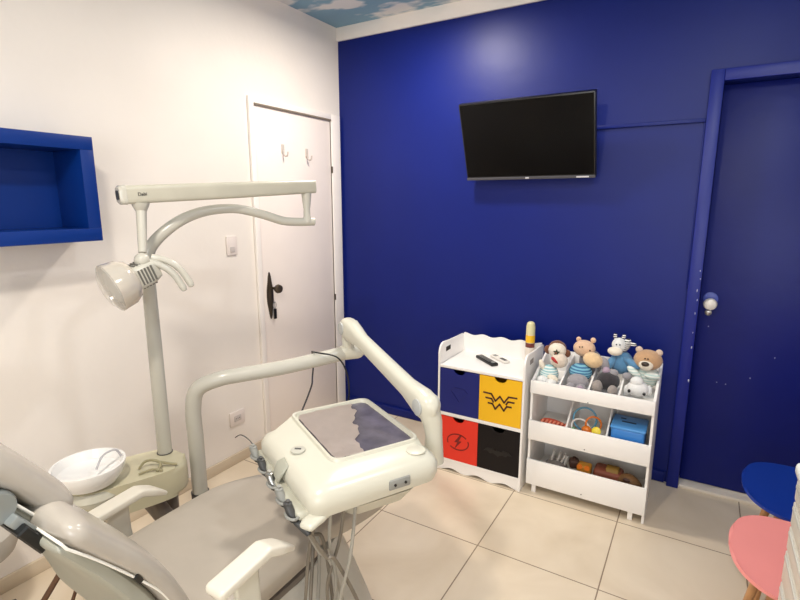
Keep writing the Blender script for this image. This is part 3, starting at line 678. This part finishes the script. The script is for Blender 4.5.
# headrest
hd = spline([(bx0+0.01, -2.522, 0.922), (bx0+0.01, -2.562, 0.980), (bx0+0.01, -2.612, 1.046), (bx0+0.01, -2.670, 1.108), (bx0+0.01, -2.715, 1.146)], 5); n = len(hd)
h = obj('headrest', sweep(B(), [p+V((0, -0.005, 0.0)) for p in hd], [0.26]*n, [0.076]*n, e=2.6, seg=40), vinyl_m, t)
hs = [p+V((0, -0.044, -0.028)) for p in hd]
obj('headrest_shell', sweep(B(), hs[1:-2], [0.235]*(n-3), [0.022]*(n-3), e=3, seg=32), shell_m, h)
obj('piping', tube(B(), [p+V((0.120, 0.008, 0.006)) for p in hs[1:-1]], 0.003, 8), pipe_m, h)
bm = B()
box(bm, -0.075, 0.075, -0.010, 0.010, -0.11, 0.11, 0.004, 2, Matrix.Translation((bx0+0.02, -2.640, 0.985)) @ Rot('X', 34))
box(bm, -0.10, 0.10, -0.006, 0.016, -0.03, 0.03, 0.004, 2, Matrix.Translation((bx0+0.06, -2.610, 0.925)) @ Rot('X', 34))
lathe(bm, [(0.030, -0.11), (0.034, -0.10), (0.034, 0.10), (0.030, 0.11)], (bx0+0.03, -2.635, 0.975), Rot('Y', 90))
obj('headrest_bracket', bm, mat('bracket_metal', (150, 156, 156), 0.35, metal=0.5), t)
bm = B()
box(bm, -0.06, 0.06, -0.012, 0.012, -0.035, 0.035, 0.003, 1, Matrix.Translation((bx0+0.12, -2.600, 0.905)) @ Rot('X', 30))
tube(bm, spline([(bx0+0.10, -2.655, 1.06), (bx0+0.14, -2.665, 1.02), (bx0+0.13, -2.672, 0.985), (bx0+0.15, -2.660, 0.95)], 5), 0.006, 8)
obj('bracket_lock', bm, black_m, t, label='black headrest lock')
obj('headrest_lever', tube(B(), spline([(bx0+0.10, -2.665, 1.01), (bx0+0.15, -2.668, 1.00), (bx0+0.18, -2.655, 0.985)], 5), [0.008]*5+[0.011]*6, 10), steel_m, t)
# armrests
def armrest(x, zt, y0, y1):
    k0 = V((x, y0, zt-0.008)); k1 = V((x, y1, zt+0.006)); k2 = V((x+0.004, y1+0.085, zt-0.040))
    c = [k0.lerp(k1, q/14) for q in range(14)]+[k1.lerp(k2, q/12)+V((0, 0, 0.004*math.sin(PI*q/12))) for q in range(13)]; n = len(c)
    a = obj('armrest', sweep(B(), [p-V((0, 0, 0.014)) for p in c], [0.060]*(n-6)+[0.057, 0.053, 0.049, 0.044, 0.039, 0.034], [0.028]*(n-6)+[0.026, 0.024, 0.022, 0.020, 0.018, 0.016], e=4.5), mat('armrest_cream', (214, 208, 194), 0.3), t)
    xo = x-0.012
    obj('post', sweep(B(), [(xo, (y0+y1)/2+0.02, zt-0.03), (xo, (y0+y1)/2+0.025, zt-0.13), (xo, (y0+y1)/2+0.04, 0.38)], [0.020]*3, [0.075, 0.070, 0.060], e=4, round_ends=False), plast_m if x > XC else mat('post_cream', (204, 198, 184), 0.35), a)
armrest(1.462, 0.707, -2.345, -2.205)
armrest(0.792, 0.605, -2.300, -2.120)
obj('armrest_mount', box(B(), 1.34, 1.45, -2.29, -2.17, 0.355, 0.385, 0.004), dgrey_m, t)
obj('armrest_mount', box(B(), 0.77, 0.88, -2.24, -2.12, 0.355, 0.385, 0.004), dgrey_m, t)

# ------------------------------------------------------------------ cuspidor (spittoon) unit
t = thing('spittoon_unit', 'cream dental spittoon unit with white bowl beside the chair', 'spittoon', (0.60, -2.05, 0))
def rounded(c, yawdeg, lx, ly, n=40, e=3.2):
    out = []
    for k in range(n):
        a = 2*PI*k/n; x = lx/2*math.copysign(abs(math.cos(a))**(2/e), math.cos(a)); y = ly/2*math.copysign(abs(math.sin(a))**(2/e), math.sin(a))
        r = math.radians(yawdeg); out.append((c[0]+x*math.cos(r)-y*math.sin(r), c[1]+x*math.sin(r)+y*math.cos(r)))
    return out
obj('body', prism(B(), rounded((0.572, -2.035), 68, 0.42, 0.215), 'z', 0.455, 0.568, 0.022, 4), mat('spittoon_cream', (200, 193, 164), 0.3, var=0.05, vscale=9), t)
obj('bowl_seat', lathe(B(), [(0.095, 0.0), (0.10, 0.02), (0.085, 0.045)], (0.555, -2.140, 0.520)), plast2_m, t)
bo = obj('bowl', lathe(B(), [(0.05, 0.0), (0.088, 0.012), (0.108, 0.040), (0.116, 0.072), (0.116, 0.078), (0.109, 0.078), (0.100, 0.046), (0.070, 0.022), (0.02, 0.014)], (0.557, -2.150, 0.568), seg=40), porc_m, t, label='white porcelain bowl')
obj('water_spout', tube(B(), spline([(0.587, -2.052, 0.640), (0.584, -2.065, 0.666), (0.577, -2.085, 0.668), (0.567, -2.108, 0.654), (0.564, -2.130, 0.615)], 6), 0.0038, 8), mat('clear_grey_tube', (190, 188, 192), 0.25), bo)
obj('drain', lathe(B(), [(0.012, 0), (0.012, 0.002)], (0.557, -2.150, 0.5822), seg=14), steel_m, bo)
bm = tube(B(), spline([(0.610, -2.005, 0.570), (0.618, -1.985, 0.592), (0.640, -1.965, 0.595), (0.672, -1.958, 0.588), (0.690, -1.985, 0.574)], 6), 0.005, 8)
tube(bm, spline([(0.655, -1.960, 0.592), (0.688, -1.938, 0.584), (0.706, -1.915, 0.574)], 6), 0.005, 8)
tube(bm, spline([(0.648, -2.03, 0.572), (0.668, -1.99, 0.578), (0.70, -1.97, 0.573)], 6), 0.004, 8)
obj('cup_filler_tube', bm, mat('olive_tube', (160, 152, 120), 0.4), t)
obj('support_pipe', tube(B(), [(0.60, -1.985, 0.46), (0.70, -1.905, 0.24), (0.98, -1.90, 0.06)], 0.034, 18), mat('support_brown_grey', (122, 112, 102), 0.45), t)
bm = B()
for a, b, c in (((0.56, -2.12, 0.47), (0.565, -2.11, 0.36), (0.61, -2.09, 0.30)), ((0.60, -2.085, 0.47), (0.60, -2.075, 0.38), (0.595, -2.09, 0.30))):
    tube(bm, spline([a, b, c, (c[0]+0.03, c[1]-0.05, 0.18)], 6), 0.007, 8)
obj('drain_hose', bm, black_m, t)
for pts, r in (([(0.53, -2.13, 0.47), (0.515, -2.20, 0.38), (0.511, -2.241, 0.30), (0.500, -2.317, 0.20), (0.47, -2.40, 0.08), (0.47, -2.46, 0.012)], 0.010),
               ([(0.60, -2.12, 0.47), (0.62, -2.20, 0.38), (0.622, -2.248, 0.30), (0.585, -2.267, 0.20), (0.56, -2.30, 0.08), (0.58, -2.36, 0.012)], 0.006),
               ([(0.64, -2.10, 0.47), (0.70, -2.22, 0.38), (0.728, -2.252, 0.30), (0.66, -2.235, 0.20), (0.64, -2.24, 0.08), (0.68, -2.28, 0.012)], 0.005)):
    obj('suction_hose', tube(B(), spline(pts, 8), r, 10), mat('brown_hose', (92, 62, 40), 0.5), t)

# ------------------------------------------------------------------ dental light on its column
CX, CY = 0.573, -1.874
t = thing('dental_light', 'grey dental operating light on a tall column with beam arm', 'dental light', (CX, CY, 0))
obj('column', tube(B(), [(CX, CY, 0.035), (CX, CY, 0.60), (CX, CY, 1.0), (CX, CY, 1.30)], [0.027, 0.0265, 0.0255, 0.0235], 24), tubem_m, t)
obj('column_foot', lathe(B(), [(0.10, 0), (0.10, 0.02), (0.04, 0.05), (0.034, 0.30), (0.034, 0.40)], (CX, CY, 0)), mat('support_brown_grey', (122, 112, 102)), t)
obj('column_collar', lathe(B(), [(0.0295, 0), (0.0295, 0.005)], (CX, CY, 0.566)), dgrey_m, t)
E_ = V((0.815, -1.262, 1.455))
arc = spline([(CX, CY, 1.29), (CX+0.008, CY+0.014, 1.375), (CX+0.044, CY+0.09, 1.455), (CX+0.080, CY+0.19, 1.502), (CX+0.125, CY+0.31, 1.514), (CX+0.165, CY+0.42, 1.490), (CX+0.196, CY+0.505, 1.462), (E_.x-0.02, E_.y-0.04, E_.z), tuple(E_+V((0.012, 0.03, 0)))], 6)
n = len(arc)
obj('curved_arm', tube(B(), arc, [0.0235-0.0055*min(1, 2*i/n) for i in range(n)], 20), tubem_m, t)
obj('arm_joint', lathe(B(), [(0.019, 0.0), (0.020, 0.012), (0.015, 0.025), (0.014, 0.055), (0.019, 0.095), (0.022, 0.125)], (E_.x, E_.y, E_.z-0.002), seg=18), tubem_m, t)
A_ = V((0.652, -1.965, 1.564)); Bq = V((0.822, -1.225, 1.606))
dv = (Bq-A_).normalized(); sd = dv.cross(V((0, 0, 1))).normalized()
bmn = obj('beam', sweep(B(), [A_-dv*0.012, A_+(Bq-A_)*0.5, Bq], [0.050, 0.050, 0.050], [0.062, 0.062, 0.056], side=sd, e=4.5, round_ends=False), plast2_m, t)
obj('beam_cap', sweep(B(), [A_-dv*0.034, A_-dv*0.026, A_-dv*0.012], [0.040, 0.052, 0.053], [0.048, 0.064, 0.065], side=sd, e=4.5, round_ends=False), tubem_m, bmn)
obj('cap_vent', sweep(B(), [A_-dv*0.036, A_-dv*0.033], 0.028, 0.030, side=sd, e=4, round_ends=False), dgrey_m, bmn)
TM = Matrix(((dv.x, -dv.z*0, sd.x, 0), (dv.y, 0, sd.y, 0), (dv.z, 1, 0, 0), (0, 0, 0, 1)))
tp = A_+dv*0.035+sd*0.0262
obj('lettering', text_bm('Dabi', 0.016, Matrix.Translation(tp) @ TM), dgrey_m, bmn)
# drop tube and lamp head
T0 = A_+dv*0.035-V((0, 0, 0.028)); J = V((0.694, -1.962, 1.352))
T0x = T0
obj('drop_tube', tube(B(), [T0x, T0x+V((0, 0, -0.012)), T0x+V((0, 0, -0.03)), T0x*0.35+J*0.65, J+V((0, 0, 0.02))], [0.030, 0.026, 0.017, 0.015, 0.013], 18), tubem_m, t)
obj('head_joint', ell(B(), J+V((0.012, -0.012, -0.004)), 0.025), tubem_m, t)
# head: housing with vents, reflector dish looking left and down towards the headrest
dr = (V((0.95, -2.75, 0.92))-V((0.60, -1.99, 1.30))).normalized()
dr = V((-0.18, -0.90, -0.34)).normalized()
H0 = J+V((0.004, 0.010, -0.045)); MH = Matrix.Translation(H0) @ along(dr)
hd_ = obj('lamp_housing', sweep(B(), [H0-dr*0.030, H0+dr*0.0, H0+dr*0.055], [0.060, 0.086, 0.090], [0.060, 0.078, 0.082], side=dr.cross(V((0, 0, 1))).normalized(), e=5, round_ends=False), tubem_m, t)
bm = B(); ax = dr.cross(V((0, 0, 1))).normalized(); nn = ax.cross(dr)
for i in range(5):
    for sgn in (1,):
        c = H0+dr*(-0.002+0.011*i); 
        MM = Matrix(((ax.x, dr.x, nn.x, c.x), (ax.y, dr.y, nn.y, c.y), (ax.z, dr.z, nn.z, c.z), (0, 0, 0, 1)))
        box(bm, -0.030, -0.003, -0.0028, 0.0028, 0.034, 0.0425, 0, 1, MM); box(bm, 0.003, 0.030, -0.0028, 0.0028, 0.034, 0.0425, 0, 1, MM)
        box(bm, 0.036, 0.0462, -0.0028, 0.0028, -0.026, 0.026, 0, 1, MM); box(bm, -0.0462, -0.036, -0.0028, 0.0028, -0.026, 0.026, 0, 1, MM)
        box(bm, -0.028, 0.028, -0.0028, 0.0028, -0.0425, -0.034, 0, 1, MM)
obj('vent', bm, mat('vent_shadow_grey', (96, 94, 88), 0.6), hd_)
prof = [(0.036, 0.045), (0.064, 0.058), (0.078, 0.082), (0.083, 0.128), (0.080, 0.128), (0.074, 0.084), (0.060, 0.062), (0.030, 0.050)]
Msc = Matrix.Translation(H0) @ along(dr)
obj('reflector', lathe(B(), prof, (0, 0, 0), Msc, 36), mat('reflector_smoky', (204, 196, 184), 0.12, metal=0.25), hd_)
obj('lens_shield', lathe(B(), [(0.081, 0.127), (0.080, 0.132), (0.055, 0.146), (0.0, 0.152)], (0, 0, 0), Msc, 36), mat('clear_shield', (226, 222, 214), 0.08, alpha=0.35), hd_)
obj('bulb', lathe(B(), [(0.006, 0.056), (0.012, 0.062), (0.012, 0.085), (0.005, 0.094)], (0, 0, 0), Msc, 14), porc_m, hd_)
for off in (V((0.0, 0.0, 0.0)), V((0.008, 0.024, 0.012))):
    hp = [J+off+V((0.010, -0.005, -0.010)), J+off+V((0.040, 0.030, -0.022)), J+off+V((0.062, 0.062, -0.052)), J+off+V((0.078, 0.084, -0.098)), J+off+V((0.082, 0.090, -0.118))]
    obj('grip_handle', tube(B(), spline(hp, 6), [0.013]*4+[0.0115]*17+[0.010, 0.010, 0.008, 0.005], 14), tubem_m, hd_)

# ------------------------------------------------------------------ delivery unit: pipe, spring arm, instrument tray
PX, PY = 0.655, -1.79
t = thing('instrument_unit', 'cream dental instrument tray on a swinging pipe arm', 'instrument unit', (PX, PY, 0))
E1 = V((1.048, -1.285, 0.902))
obj('pipe', tube(B(), spline([(PX, PY, 0.36), (PX, PY, 0.60), (PX-0.001, PY, 0.735), (PX+0.018, PY+0.014, 0.818), (PX+0.075, PY+0.070, 0.853), (PX+0.13, PY+0.14, 0.861), (0.90, -1.505, 0.874), tuple(E1)], 8), 0.030, 24), tubem_m, t)
obj('pipe_sleeve', lathe(B(), [(0.034, 0.035), (0.034, 0.37), (0.031, 0.375)], (PX, PY, 0)), mat('support_brown_grey', (122, 112, 102)), t)
obj('sleeve_ring', lathe(B(), [(0.035, 0.375), (0.035, 0.380)], (PX, PY, 0)), dgrey_m, t)
ad = (E1-V((PX, PY, 0.9))); ad.z = 0; ad.normalize()
obj('pipe_end', sweep(B(), [E1-ad*0.02, E1+ad*0.035], 0.066, 0.066, side=ad.cross(V((0, 0, 1))), e=2.2), plast_m, t)
J1 = V((1.052, -1.295, 1.015)); J2 = V((1.606, -1.612, 0.888))
obj('elbow_neck', tube(B(), [tuple(E1), (E1.x-0.003, E1.y-0.008, 0.955), tuple(J1)], [0.030, 0.024, 0.030], 18), plast_m, t)
sa = (J2-J1).normalized(); ss = sa.cross(V((0, 0, 1))).normalized()
L12 = (J2-J1).length
ks = [0, .06, .13, .22, .55, .80, .88, .95, 1.0]
arm = obj('spring_arm', sweep(B(), [J1+(J2-J1)*k for k in ks], [0.072, 0.072, 0.066, 0.056, 0.058, 0.060, 0.068, 0.074, 0.074], [0.082, 0.090, 0.078, 0.058, 0.060, 0.064, 0.078, 0.092, 0.088], side=ss, e=2.8), plast_m, t)
for p in (J1+sa*0.005, J2-sa*0.01):
    for s in (1, -1):
        obj('pivot_cap', lathe(B(), [(0.027, 0), (0.027, 0.004), (0.023, 0.006)], tuple(p+ss*s*0.0345), along(ss*s), 24), mat('pivot_cap_grey', (176, 178, 176), 0.4), arm)
obj('tray_neck', tube(B(), [tuple(J2), (J2.x+0.016, J2.y+0.004, 0.835), (J2.x+0.020, J2.y+0.006, 0.790), (J2.x+0.020, J2.y+0.006, 0.700)], [0.038, 0.032, 0.028, 0.034], 20), plast_m, t)
# the tray box: local frame u along front-left edge, v across
ua = -29.0
MT = Matrix.Translation((1.413, -1.783, 0.800)) @ Rot('Z', ua)
def rr(lu, lv, r, n=8, cx=0, cy=0):
    o = []
    for sx, sy, a0 in ((1, 1, 0), (-1, 1, 90), (-1, -1, 180), (1, -1, 270)):
        for k in range(n+1):
            a = math.radians(a0+90*k/n); o.append((cx+sx*(lu/2-r)+r*math.cos(a), cy+sy*(lv/2-r)+r*math.sin(a)))
    return o
def loft(bm, secs, M):
    rings = []
    for poly, z in secs: rings.append([bm.verts.new(M @ V((x, y, z))) for x, y in poly])
    n = len(rings[0])
    for a, b in zip(rings, rings[1:]):
        for k in range(n): bm.faces.new((a[k], a[(k+1) % n], b[(k+1) % n], b[k]))
    bm.faces.new(rings[0][::-1]); bm.faces.new(rings[-1]); return bm
def rpoly(cs, r, g=0.0, n=8):
    c0 = (sum(p[0] for p in cs)/4, sum(p[1] for p in cs)/4); out = []
    cs = [(p[0]+g*(1 if p[0] > c0[0] else -1), p[1]+g*(1 if p[1] > c0[1] else -1)) for p in cs]
    for k in range(4):
        p = V((*cs[k], 0)); a = (V((*cs[k-1], 0))-p).normalized(); b = (V((*cs[(k+1) % 4], 0))-p).normalized()
        for q in range(n+1):
            t_ = q/n; P0 = p+a*r; P2 = p+b*r; w = P0*(1-t_)**2+p*2*t_*(1-t_)+P2*t_**2; out.append((w.x, w.y))
    return out
OUT = [(-0.215, -0.236), (0.236, -0.216), (0.228, 0.208), (-0.292, 0.208)]
IU, IV, IX, IY = 0.365, 0.272, -0.073, 0.043
WIN = [(IX-IU/2, IY-IV/2), (IX+IU/2, IY-IV/2), (IX+IU/2, IY+IV/2), (IX-IU/2, IY+IV/2)]
bm = loft(B(), [(rpoly(OUT, 0.05, -0.035), -0.100), (rpoly(OUT, 0.05, -0.008), -0.084), (rpoly(OUT, 0.055, 0), -0.060), (rpoly(OUT, 0.055, 0), -0.036), (rpoly(OUT, 0.05, -0.010), -0.016), (rpoly(OUT, 0.045, -0.030), -0.003),
    (rpoly(WIN, 0.040, 0.016), 0.001), (rpoly(WIN, 0.038, 0.013), 0.009), (rpoly(WIN, 0.035, 0.005), 0.009), (rpoly(WIN, 0.032, 0), -0.006)], MT)
tb = obj('tray_body', bm, plast_m, t)
obj('tray_mat', loft(B(), [(rpoly(WIN, 0.032, 0), -0.0055), (rpoly(WIN, 0.032, 0), -0.002)], MT), mat('tray_purple_reflection', (90, 86, 98), 0.22, var=0.30, vscale=14, bump=0.25, bscale=22), tb, label='dark tray surface with painted purple reflection')  # purple reflection put into the colour of the dark inset
# crumpled sheet over the left part
bm = B(); NU, NV = 24, 18; grid = []
for i in range(NU+1):
    row = []; u = -IU/2+0.004+(IU-0.008)*i/NU
    vb = 0.072-0.385*(u+0.143)+0.008*math.sin(u*48)+0.005*math.sin(u*110+1)
    vb = min(vb, IV/2-0.012); e0 = 0.0
    de = IU/2-abs(u); e0 = max(0, 0.028-de)*0.5
    for j in range(NV+1):
        v = -IV/2+0.004+e0+(vb+IV/2-0.004-e0)*j/NV
        z = 0.001+0.0035*(0.5+0.5*math.sin(u*60+v*35))*(0.4+0.6*math.sin(v*40+u*15)**2)+0.002*random.random()
        row.append(bm.verts.new(MT @ V((IX+u, IY+v, z))))
    grid.append(row)
for i in range(NU):
    for j in range(NV): bm.faces.new((grid[i][j], grid[i+1][j], grid[i+1][j+1], grid[i][j+1]))
bmesh.ops.solidify(bm, geom=bm.faces[:], thickness=0.0008)
shm = mat('crumpled_pale_sheet', (206, 192, 184), 0.35, var=0.04, vscale=18)
obj('cover_sheet', bm, shm, tb, label='crumpled pale sheet over half the tray')
# knob / dial, round cap, connector plate, grips
def tl(u, v, z): return MT @ V((u, v, z))
RZ = Rot('Z', ua)
dl = obj('dial', lathe(B(), [(0.022, 0), (0.022, 0.005), (0.016, 0.0065)], tl(-0.005, -0.166, 0.0), RZ, 24), mat('dial_grey', (186, 184, 172), 0.35), tb)
obj('dial_pointer', box(B(), -0.010, 0.010, -0.003, 0.003, 0, 0.005, 0.001, 1, Matrix.Translation(tl(-0.005, -0.166, 0.004)) @ Rot('Z', ua+55)), dgrey_m, dl)
obj('corner_button', lathe(B(), [(0.030, 0), (0.030, 0.003), (0.026, 0.0045)], tl(0.170, 0.145, -0.001), RZ, 28), plast_m, tb)
# connector plate on the front edge (local -v side)
cpl = obj('connector_plate', box(B(), 0.226, 0.236, 0.018, 0.088, -0.064, -0.034, 0.004, 2, MT), grey_m, tb)
for v in (0.036, 0.070): obj('socket', lathe(B(), [(0.004, 0), (0.004, 0.003)], tl(0.236, v, -0.049), RZ @ Rot('Y', 90), 10), black_m, cpl)
# holder rail under the left edge (local -v side)
obj('holder_rail', sweep(B(), [tl(-0.19, -0.218, -0.076), tl(0.0, -0.222, -0.078), tl(0.19, -0.218, -0.080)], 0.050, 0.028, side=V(RZ @ V((0, 1, 0))), e=3.5), mat('holder_grey_green', (184, 182, 166), 0.35), tb)
obj('front_lip', sweep(B(), [tl(0.175, -0.150, -0.074), tl(0.205, -0.195, -0.088), tl(0.222, -0.222, -0.096)], [0.080, 0.062, 0.044], [0.040, 0.030, 0.022], side=V(RZ @ V((0.8, 0.6, 0))), e=2.6), plast_m, tb)
obj('thumb_grip', sweep(B(), [tl(0.02, -0.214, -0.014), tl(0.018, -0.228, -0.026), tl(0.014, -0.240, -0.052)], [0.055, 0.070, 0.056], [0.010, 0.014, 0.012], side=V(RZ @ V((1, 0, 0))), e=2.6), mat('grip_grey_green', (164, 164, 150), 0.4), tb)
# handpieces hanging on the rail, each with its hose
hose_m = mat('grey_hose', (152, 148, 138), 0.4)
us_ = (-0.185, -0.090, 0.005, 0.100, 0.180)
for i, u in enumerate(us_):
    vv = -0.250; p0 = tl(u-0.014, vv-0.004, -0.058); p1 = tl(u+0.008, vv+0.006, -0.090); p2 = tl(u+0.040, vv+0.034, -0.122)
    hp = obj('handpiece', tube(B(), spline([p0+V((0, 0, 0.016)), p0, p1, p2], 5), [0.006]*3+[0.012]*6+[0.010]*7, 12), [grey_m, dgrey_m, steel_m, grey_m, dgrey_m][i], tb)
    obj('handpiece_collar', lathe(B(), [(0.0145, 0), (0.0145, 0.009)], tuple(p1), None, 14), black_m, hp)
    bm = tube(B(), [V(tl(u, vv+0.002, -0.078))+V(RZ @ V((0.026*math.cos(a), 0.017*math.sin(a), 0))) for a in [2*PI*k/14 for k in range(15)]], 0.004, 6)
    obj('holder_ring', bm, grey_m, tb)
    ho = V((0.02*i, 0, 0)); s0 = p2
    mid = tl(u*0.5+0.12, -0.14, -0.24-0.03*(i % 2)); m2 = V((1.435+0.02*i-0.02*(i % 2), -2.02+0.035*i, 0.34-0.03*(i % 3)))
    obj('hose', tube(B(), spline([s0, s0.lerp(mid, 0.6)+V((0, 0, -0.02)), mid, m2, m2+V((-0.02, 0.03, -0.10)), V((1.37, -1.93, 0.14))], 7), 0.0055, 10), hose_m if i % 2 else mat('brown_grey_hose', (118, 110, 98), 0.45), t)
for k, (a0, b0) in enumerate((((0.180, -0.176), (1.437, -2.032, 0.444)), ((0.205, -0.150), (1.500, -1.975, 0.487)), ((0.178, -0.095), (1.487, -1.993, 0.470)), ((0.194, -0.068), (1.524, -1.987, 0.416)))):
    s0 = tl(a0[0], a0[1], -0.090); q = V(b0); md = s0.lerp(q, 0.5)+V((0.010*(k-1.5), 0.008*(-1)**k, 0))
    obj('hose', tube(B(), spline([s0, md, q, q+V((-0.015, 0.01, -0.12)), V((1.44, -1.97, 0.14)), V((1.37, -1.93, 0.10))], 7), 0.005, 10), hose_m if k % 2 else mat('brown_grey_hose', (118, 110, 98)), t)
obj('tray_bottom_box', loft(B(), [(rr(0.24, 0.20, 0.04, cx=0.05, cy=0.02), -0.150), (rr(0.30, 0.26, 0.05, cx=0.05, cy=0.02), -0.104)], MT), plast2_m, tb)
# black cable looping over the pipe
obj('cable', tube(B(), spline([(1.131, -1.687, 0.796), (1.045, -1.535, 0.822), (0.965, -1.435, 0.818), (0.918, -1.372, 0.850), (0.925, -1.385, 0.905), (0.950, -1.410, 0.918), (1.000, -1.425, 0.925), (1.070, -1.400, 0.912), (1.105, -1.385, 0.855), (1.13, -1.40, 0.78), (1.17, -1.47, 0.73)], 8), 0.0035, 8), black_m, t, label='thin black cable')
obj('probe_wire', tube(B(), spline([tl(-0.199, -0.254, -0.046), tl(-0.22, -0.262, -0.032), tl(-0.265, -0.278, -0.030), tl(-0.300, -0.290, -0.052)], 6), 0.0018, 6), dgrey_m, t)

# ------------------------------------------------------------------ operator stool at the left edge
QX, QY = 0.235, -2.435
t = thing('operator_stool', 'taupe upholstered round stool at far left under the headrest', 'stool', (QX, QY, 0))
obj('seat', lathe(B(), [(0.10, 0.0), (0.150, 0.008), (0.165, 0.045), (0.160, 0.085), (0.12, 0.110), (0.0, 0.118)], (QX, QY, 0.325), seg=40), vinyl_m, t)
obj('post', lathe(B(), [(0.022, 0.07), (0.022, 0.33)], (QX, QY, 0)), steel_m, t)
for k in range(5):
    a = 2*PI*k/5+0.3; l = obj('leg', tube(B(), [(QX, QY, 0.085), (QX+0.125*math.cos(a), QY+0.125*math.sin(a), 0.065)], [0.018, 0.012], 10), dgrey_m, t)
    obj('castor', lathe(B(), [(0.024, -0.012), (0.024, 0.012)], (QX+0.125*math.cos(a), QY+0.125*math.sin(a), 0.0245), Rot('X', 90), 16), black_m, l)

# ------------------------------------------------------------------ pink and blue chairs
def shell_chair(cx, cy, m, label, loc):
    t = thing('plastic_chair', label, 'chair', (cx, cy, 0), 'moulded plastic chairs beside the blue door')
    # seat + back as one moulded shell, front edge to -x
    bm = B(); NU, NV = 56, 28; G = []
    for i in range(NU+1):
        s = i/NU; row = []
        if s < 0.5:
            q = (s/0.5)**1.6; x = -0.235+0.40*q; z = 0.452-0.018*math.sin(PI*q)+(-0.012*(1-q)**4)
            hw = 0.230*max(0.0, 1-(max(0, 0.50-q)/0.50)**2.8)**0.42+0.001
        else:
            q = (s-0.5)/0.5; a = min(q/0.35, 1)*math.radians(78)
            x = 0.165+0.07*math.sin(a)+0.06*max(0, (q-0.35)/0.65); z = 0.452+0.07*(1-math.cos(a))+0.30*max(0, (q-0.35)/0.65)
            hw = (0.225-0.02*q)*math.sqrt(max(0.0, 1-max(0, (q-0.45)/0.56)**2.4))+0.001
        for j in range(NV+1):
            v = 2*j/NV-1
            lift = 0.007*abs(v)**3 if s < 0.5 else 0.0
            row.append(bm.verts.new((cx+x-(0.03*abs(v)**3 if s > 0.5 else 0), cy+v*hw, z+lift)))
        G.append(row)
    for i in range(NU):
        for j in range(NV): bm.faces.new((G[i][j], G[i+1][j], G[i+1][j+1], G[i][j+1]))
    bmesh.ops.recalc_face_normals(bm, faces=bm.faces)
    bmesh.ops.solidify(bm, geom=bm.faces[:], thickness=0.010)
    obj('seat_shell', bm, m, t, smooth=60)
    for sx in (-1, 1):
        for sy in (-1, 1):
            top = V((cx+sx*0.10-0.01, cy+sy*0.09, 0.425)); bot = V((cx+sx*0.165, cy+sy*0.17, 0.0))
            obj('leg', tube(B(), [top, bot], [0.017, 0.011], 12), wood_m, t)
    bm = B()
    P4 = [V((cx+sx*0.115-0.007, cy+sy*0.110, 0.32)) for sx, sy in ((-1, -1), (1, 1), (-1, 1), (1, -1))]
    tube(bm, [P4[0], P4[1]], 0.004, 8); tube(bm, [P4[2], P4[3]], 0.004, 8)
    for sx in (-1, 1): tube(bm, [(cx+sx*0.10-0.01, cy-0.10, 0.424), (cx+sx*0.10-0.01, cy+0.10, 0.424)], 0.006, 8)
    obj('brace', bm, black_m, t)
    return t
shell_chair(2.722, -1.165, pink_m, 'pink plastic shell chair with wooden legs nearest the white cabinet', None)
shell_chair(2.780, -0.698, bluep_m, 'blue plastic shell chair between the pink chair and blue door', None)

# ------------------------------------------------------------------ drawer cabinet at the right edge
KX, KY1, KY0 = 2.580, -1.46, -2.45
t = thing('drawer_cabinet', 'white cabinet with stacked drawers at the right edge', 'cabinet', (KX+0.25, -1.98, 0))
cabm = mat('cabinet_offwhite', (226, 222, 210), 0.4, var=0.015)
obj('carcass', box(B(), KX+0.022, KX+0.52, KY0, KY1-0.004, 0.04, 0.862, 0.003), cabm, t)
obj('worktop', box(B(), KX-0.006, KX+0.54, KY0-0.01, KY1+0.006, 0.862, 0.900, 0.015, 4), mat('worktop_white', (240, 242, 236), 0.3), t)
zs = [0.852, 0.792, 0.722, 0.652, 0.560, 0.360, 0.060]
for k, (a, b) in enumerate(zip(zs, zs[1:])):
    dw = obj('drawer', box(B(), KX+0.002, KX+0.020, KY0+0.01, KY1-0.004, b+0.007, a, 0.003, 2), cabm, t)
    obj('drawer_pull', box(B(), KX-0.002, KX+0.003, KY0+0.02, KY1-0.020, a-0.016, a-0.004, 0.003, 2), mat('pull_grey_white', (206, 204, 194), 0.35), dw)
obj('plinth', box(B(), KX+0.05, KX+0.50, KY0+0.03, KY1-0.03, 0, 0.045), dgrey_m, t)
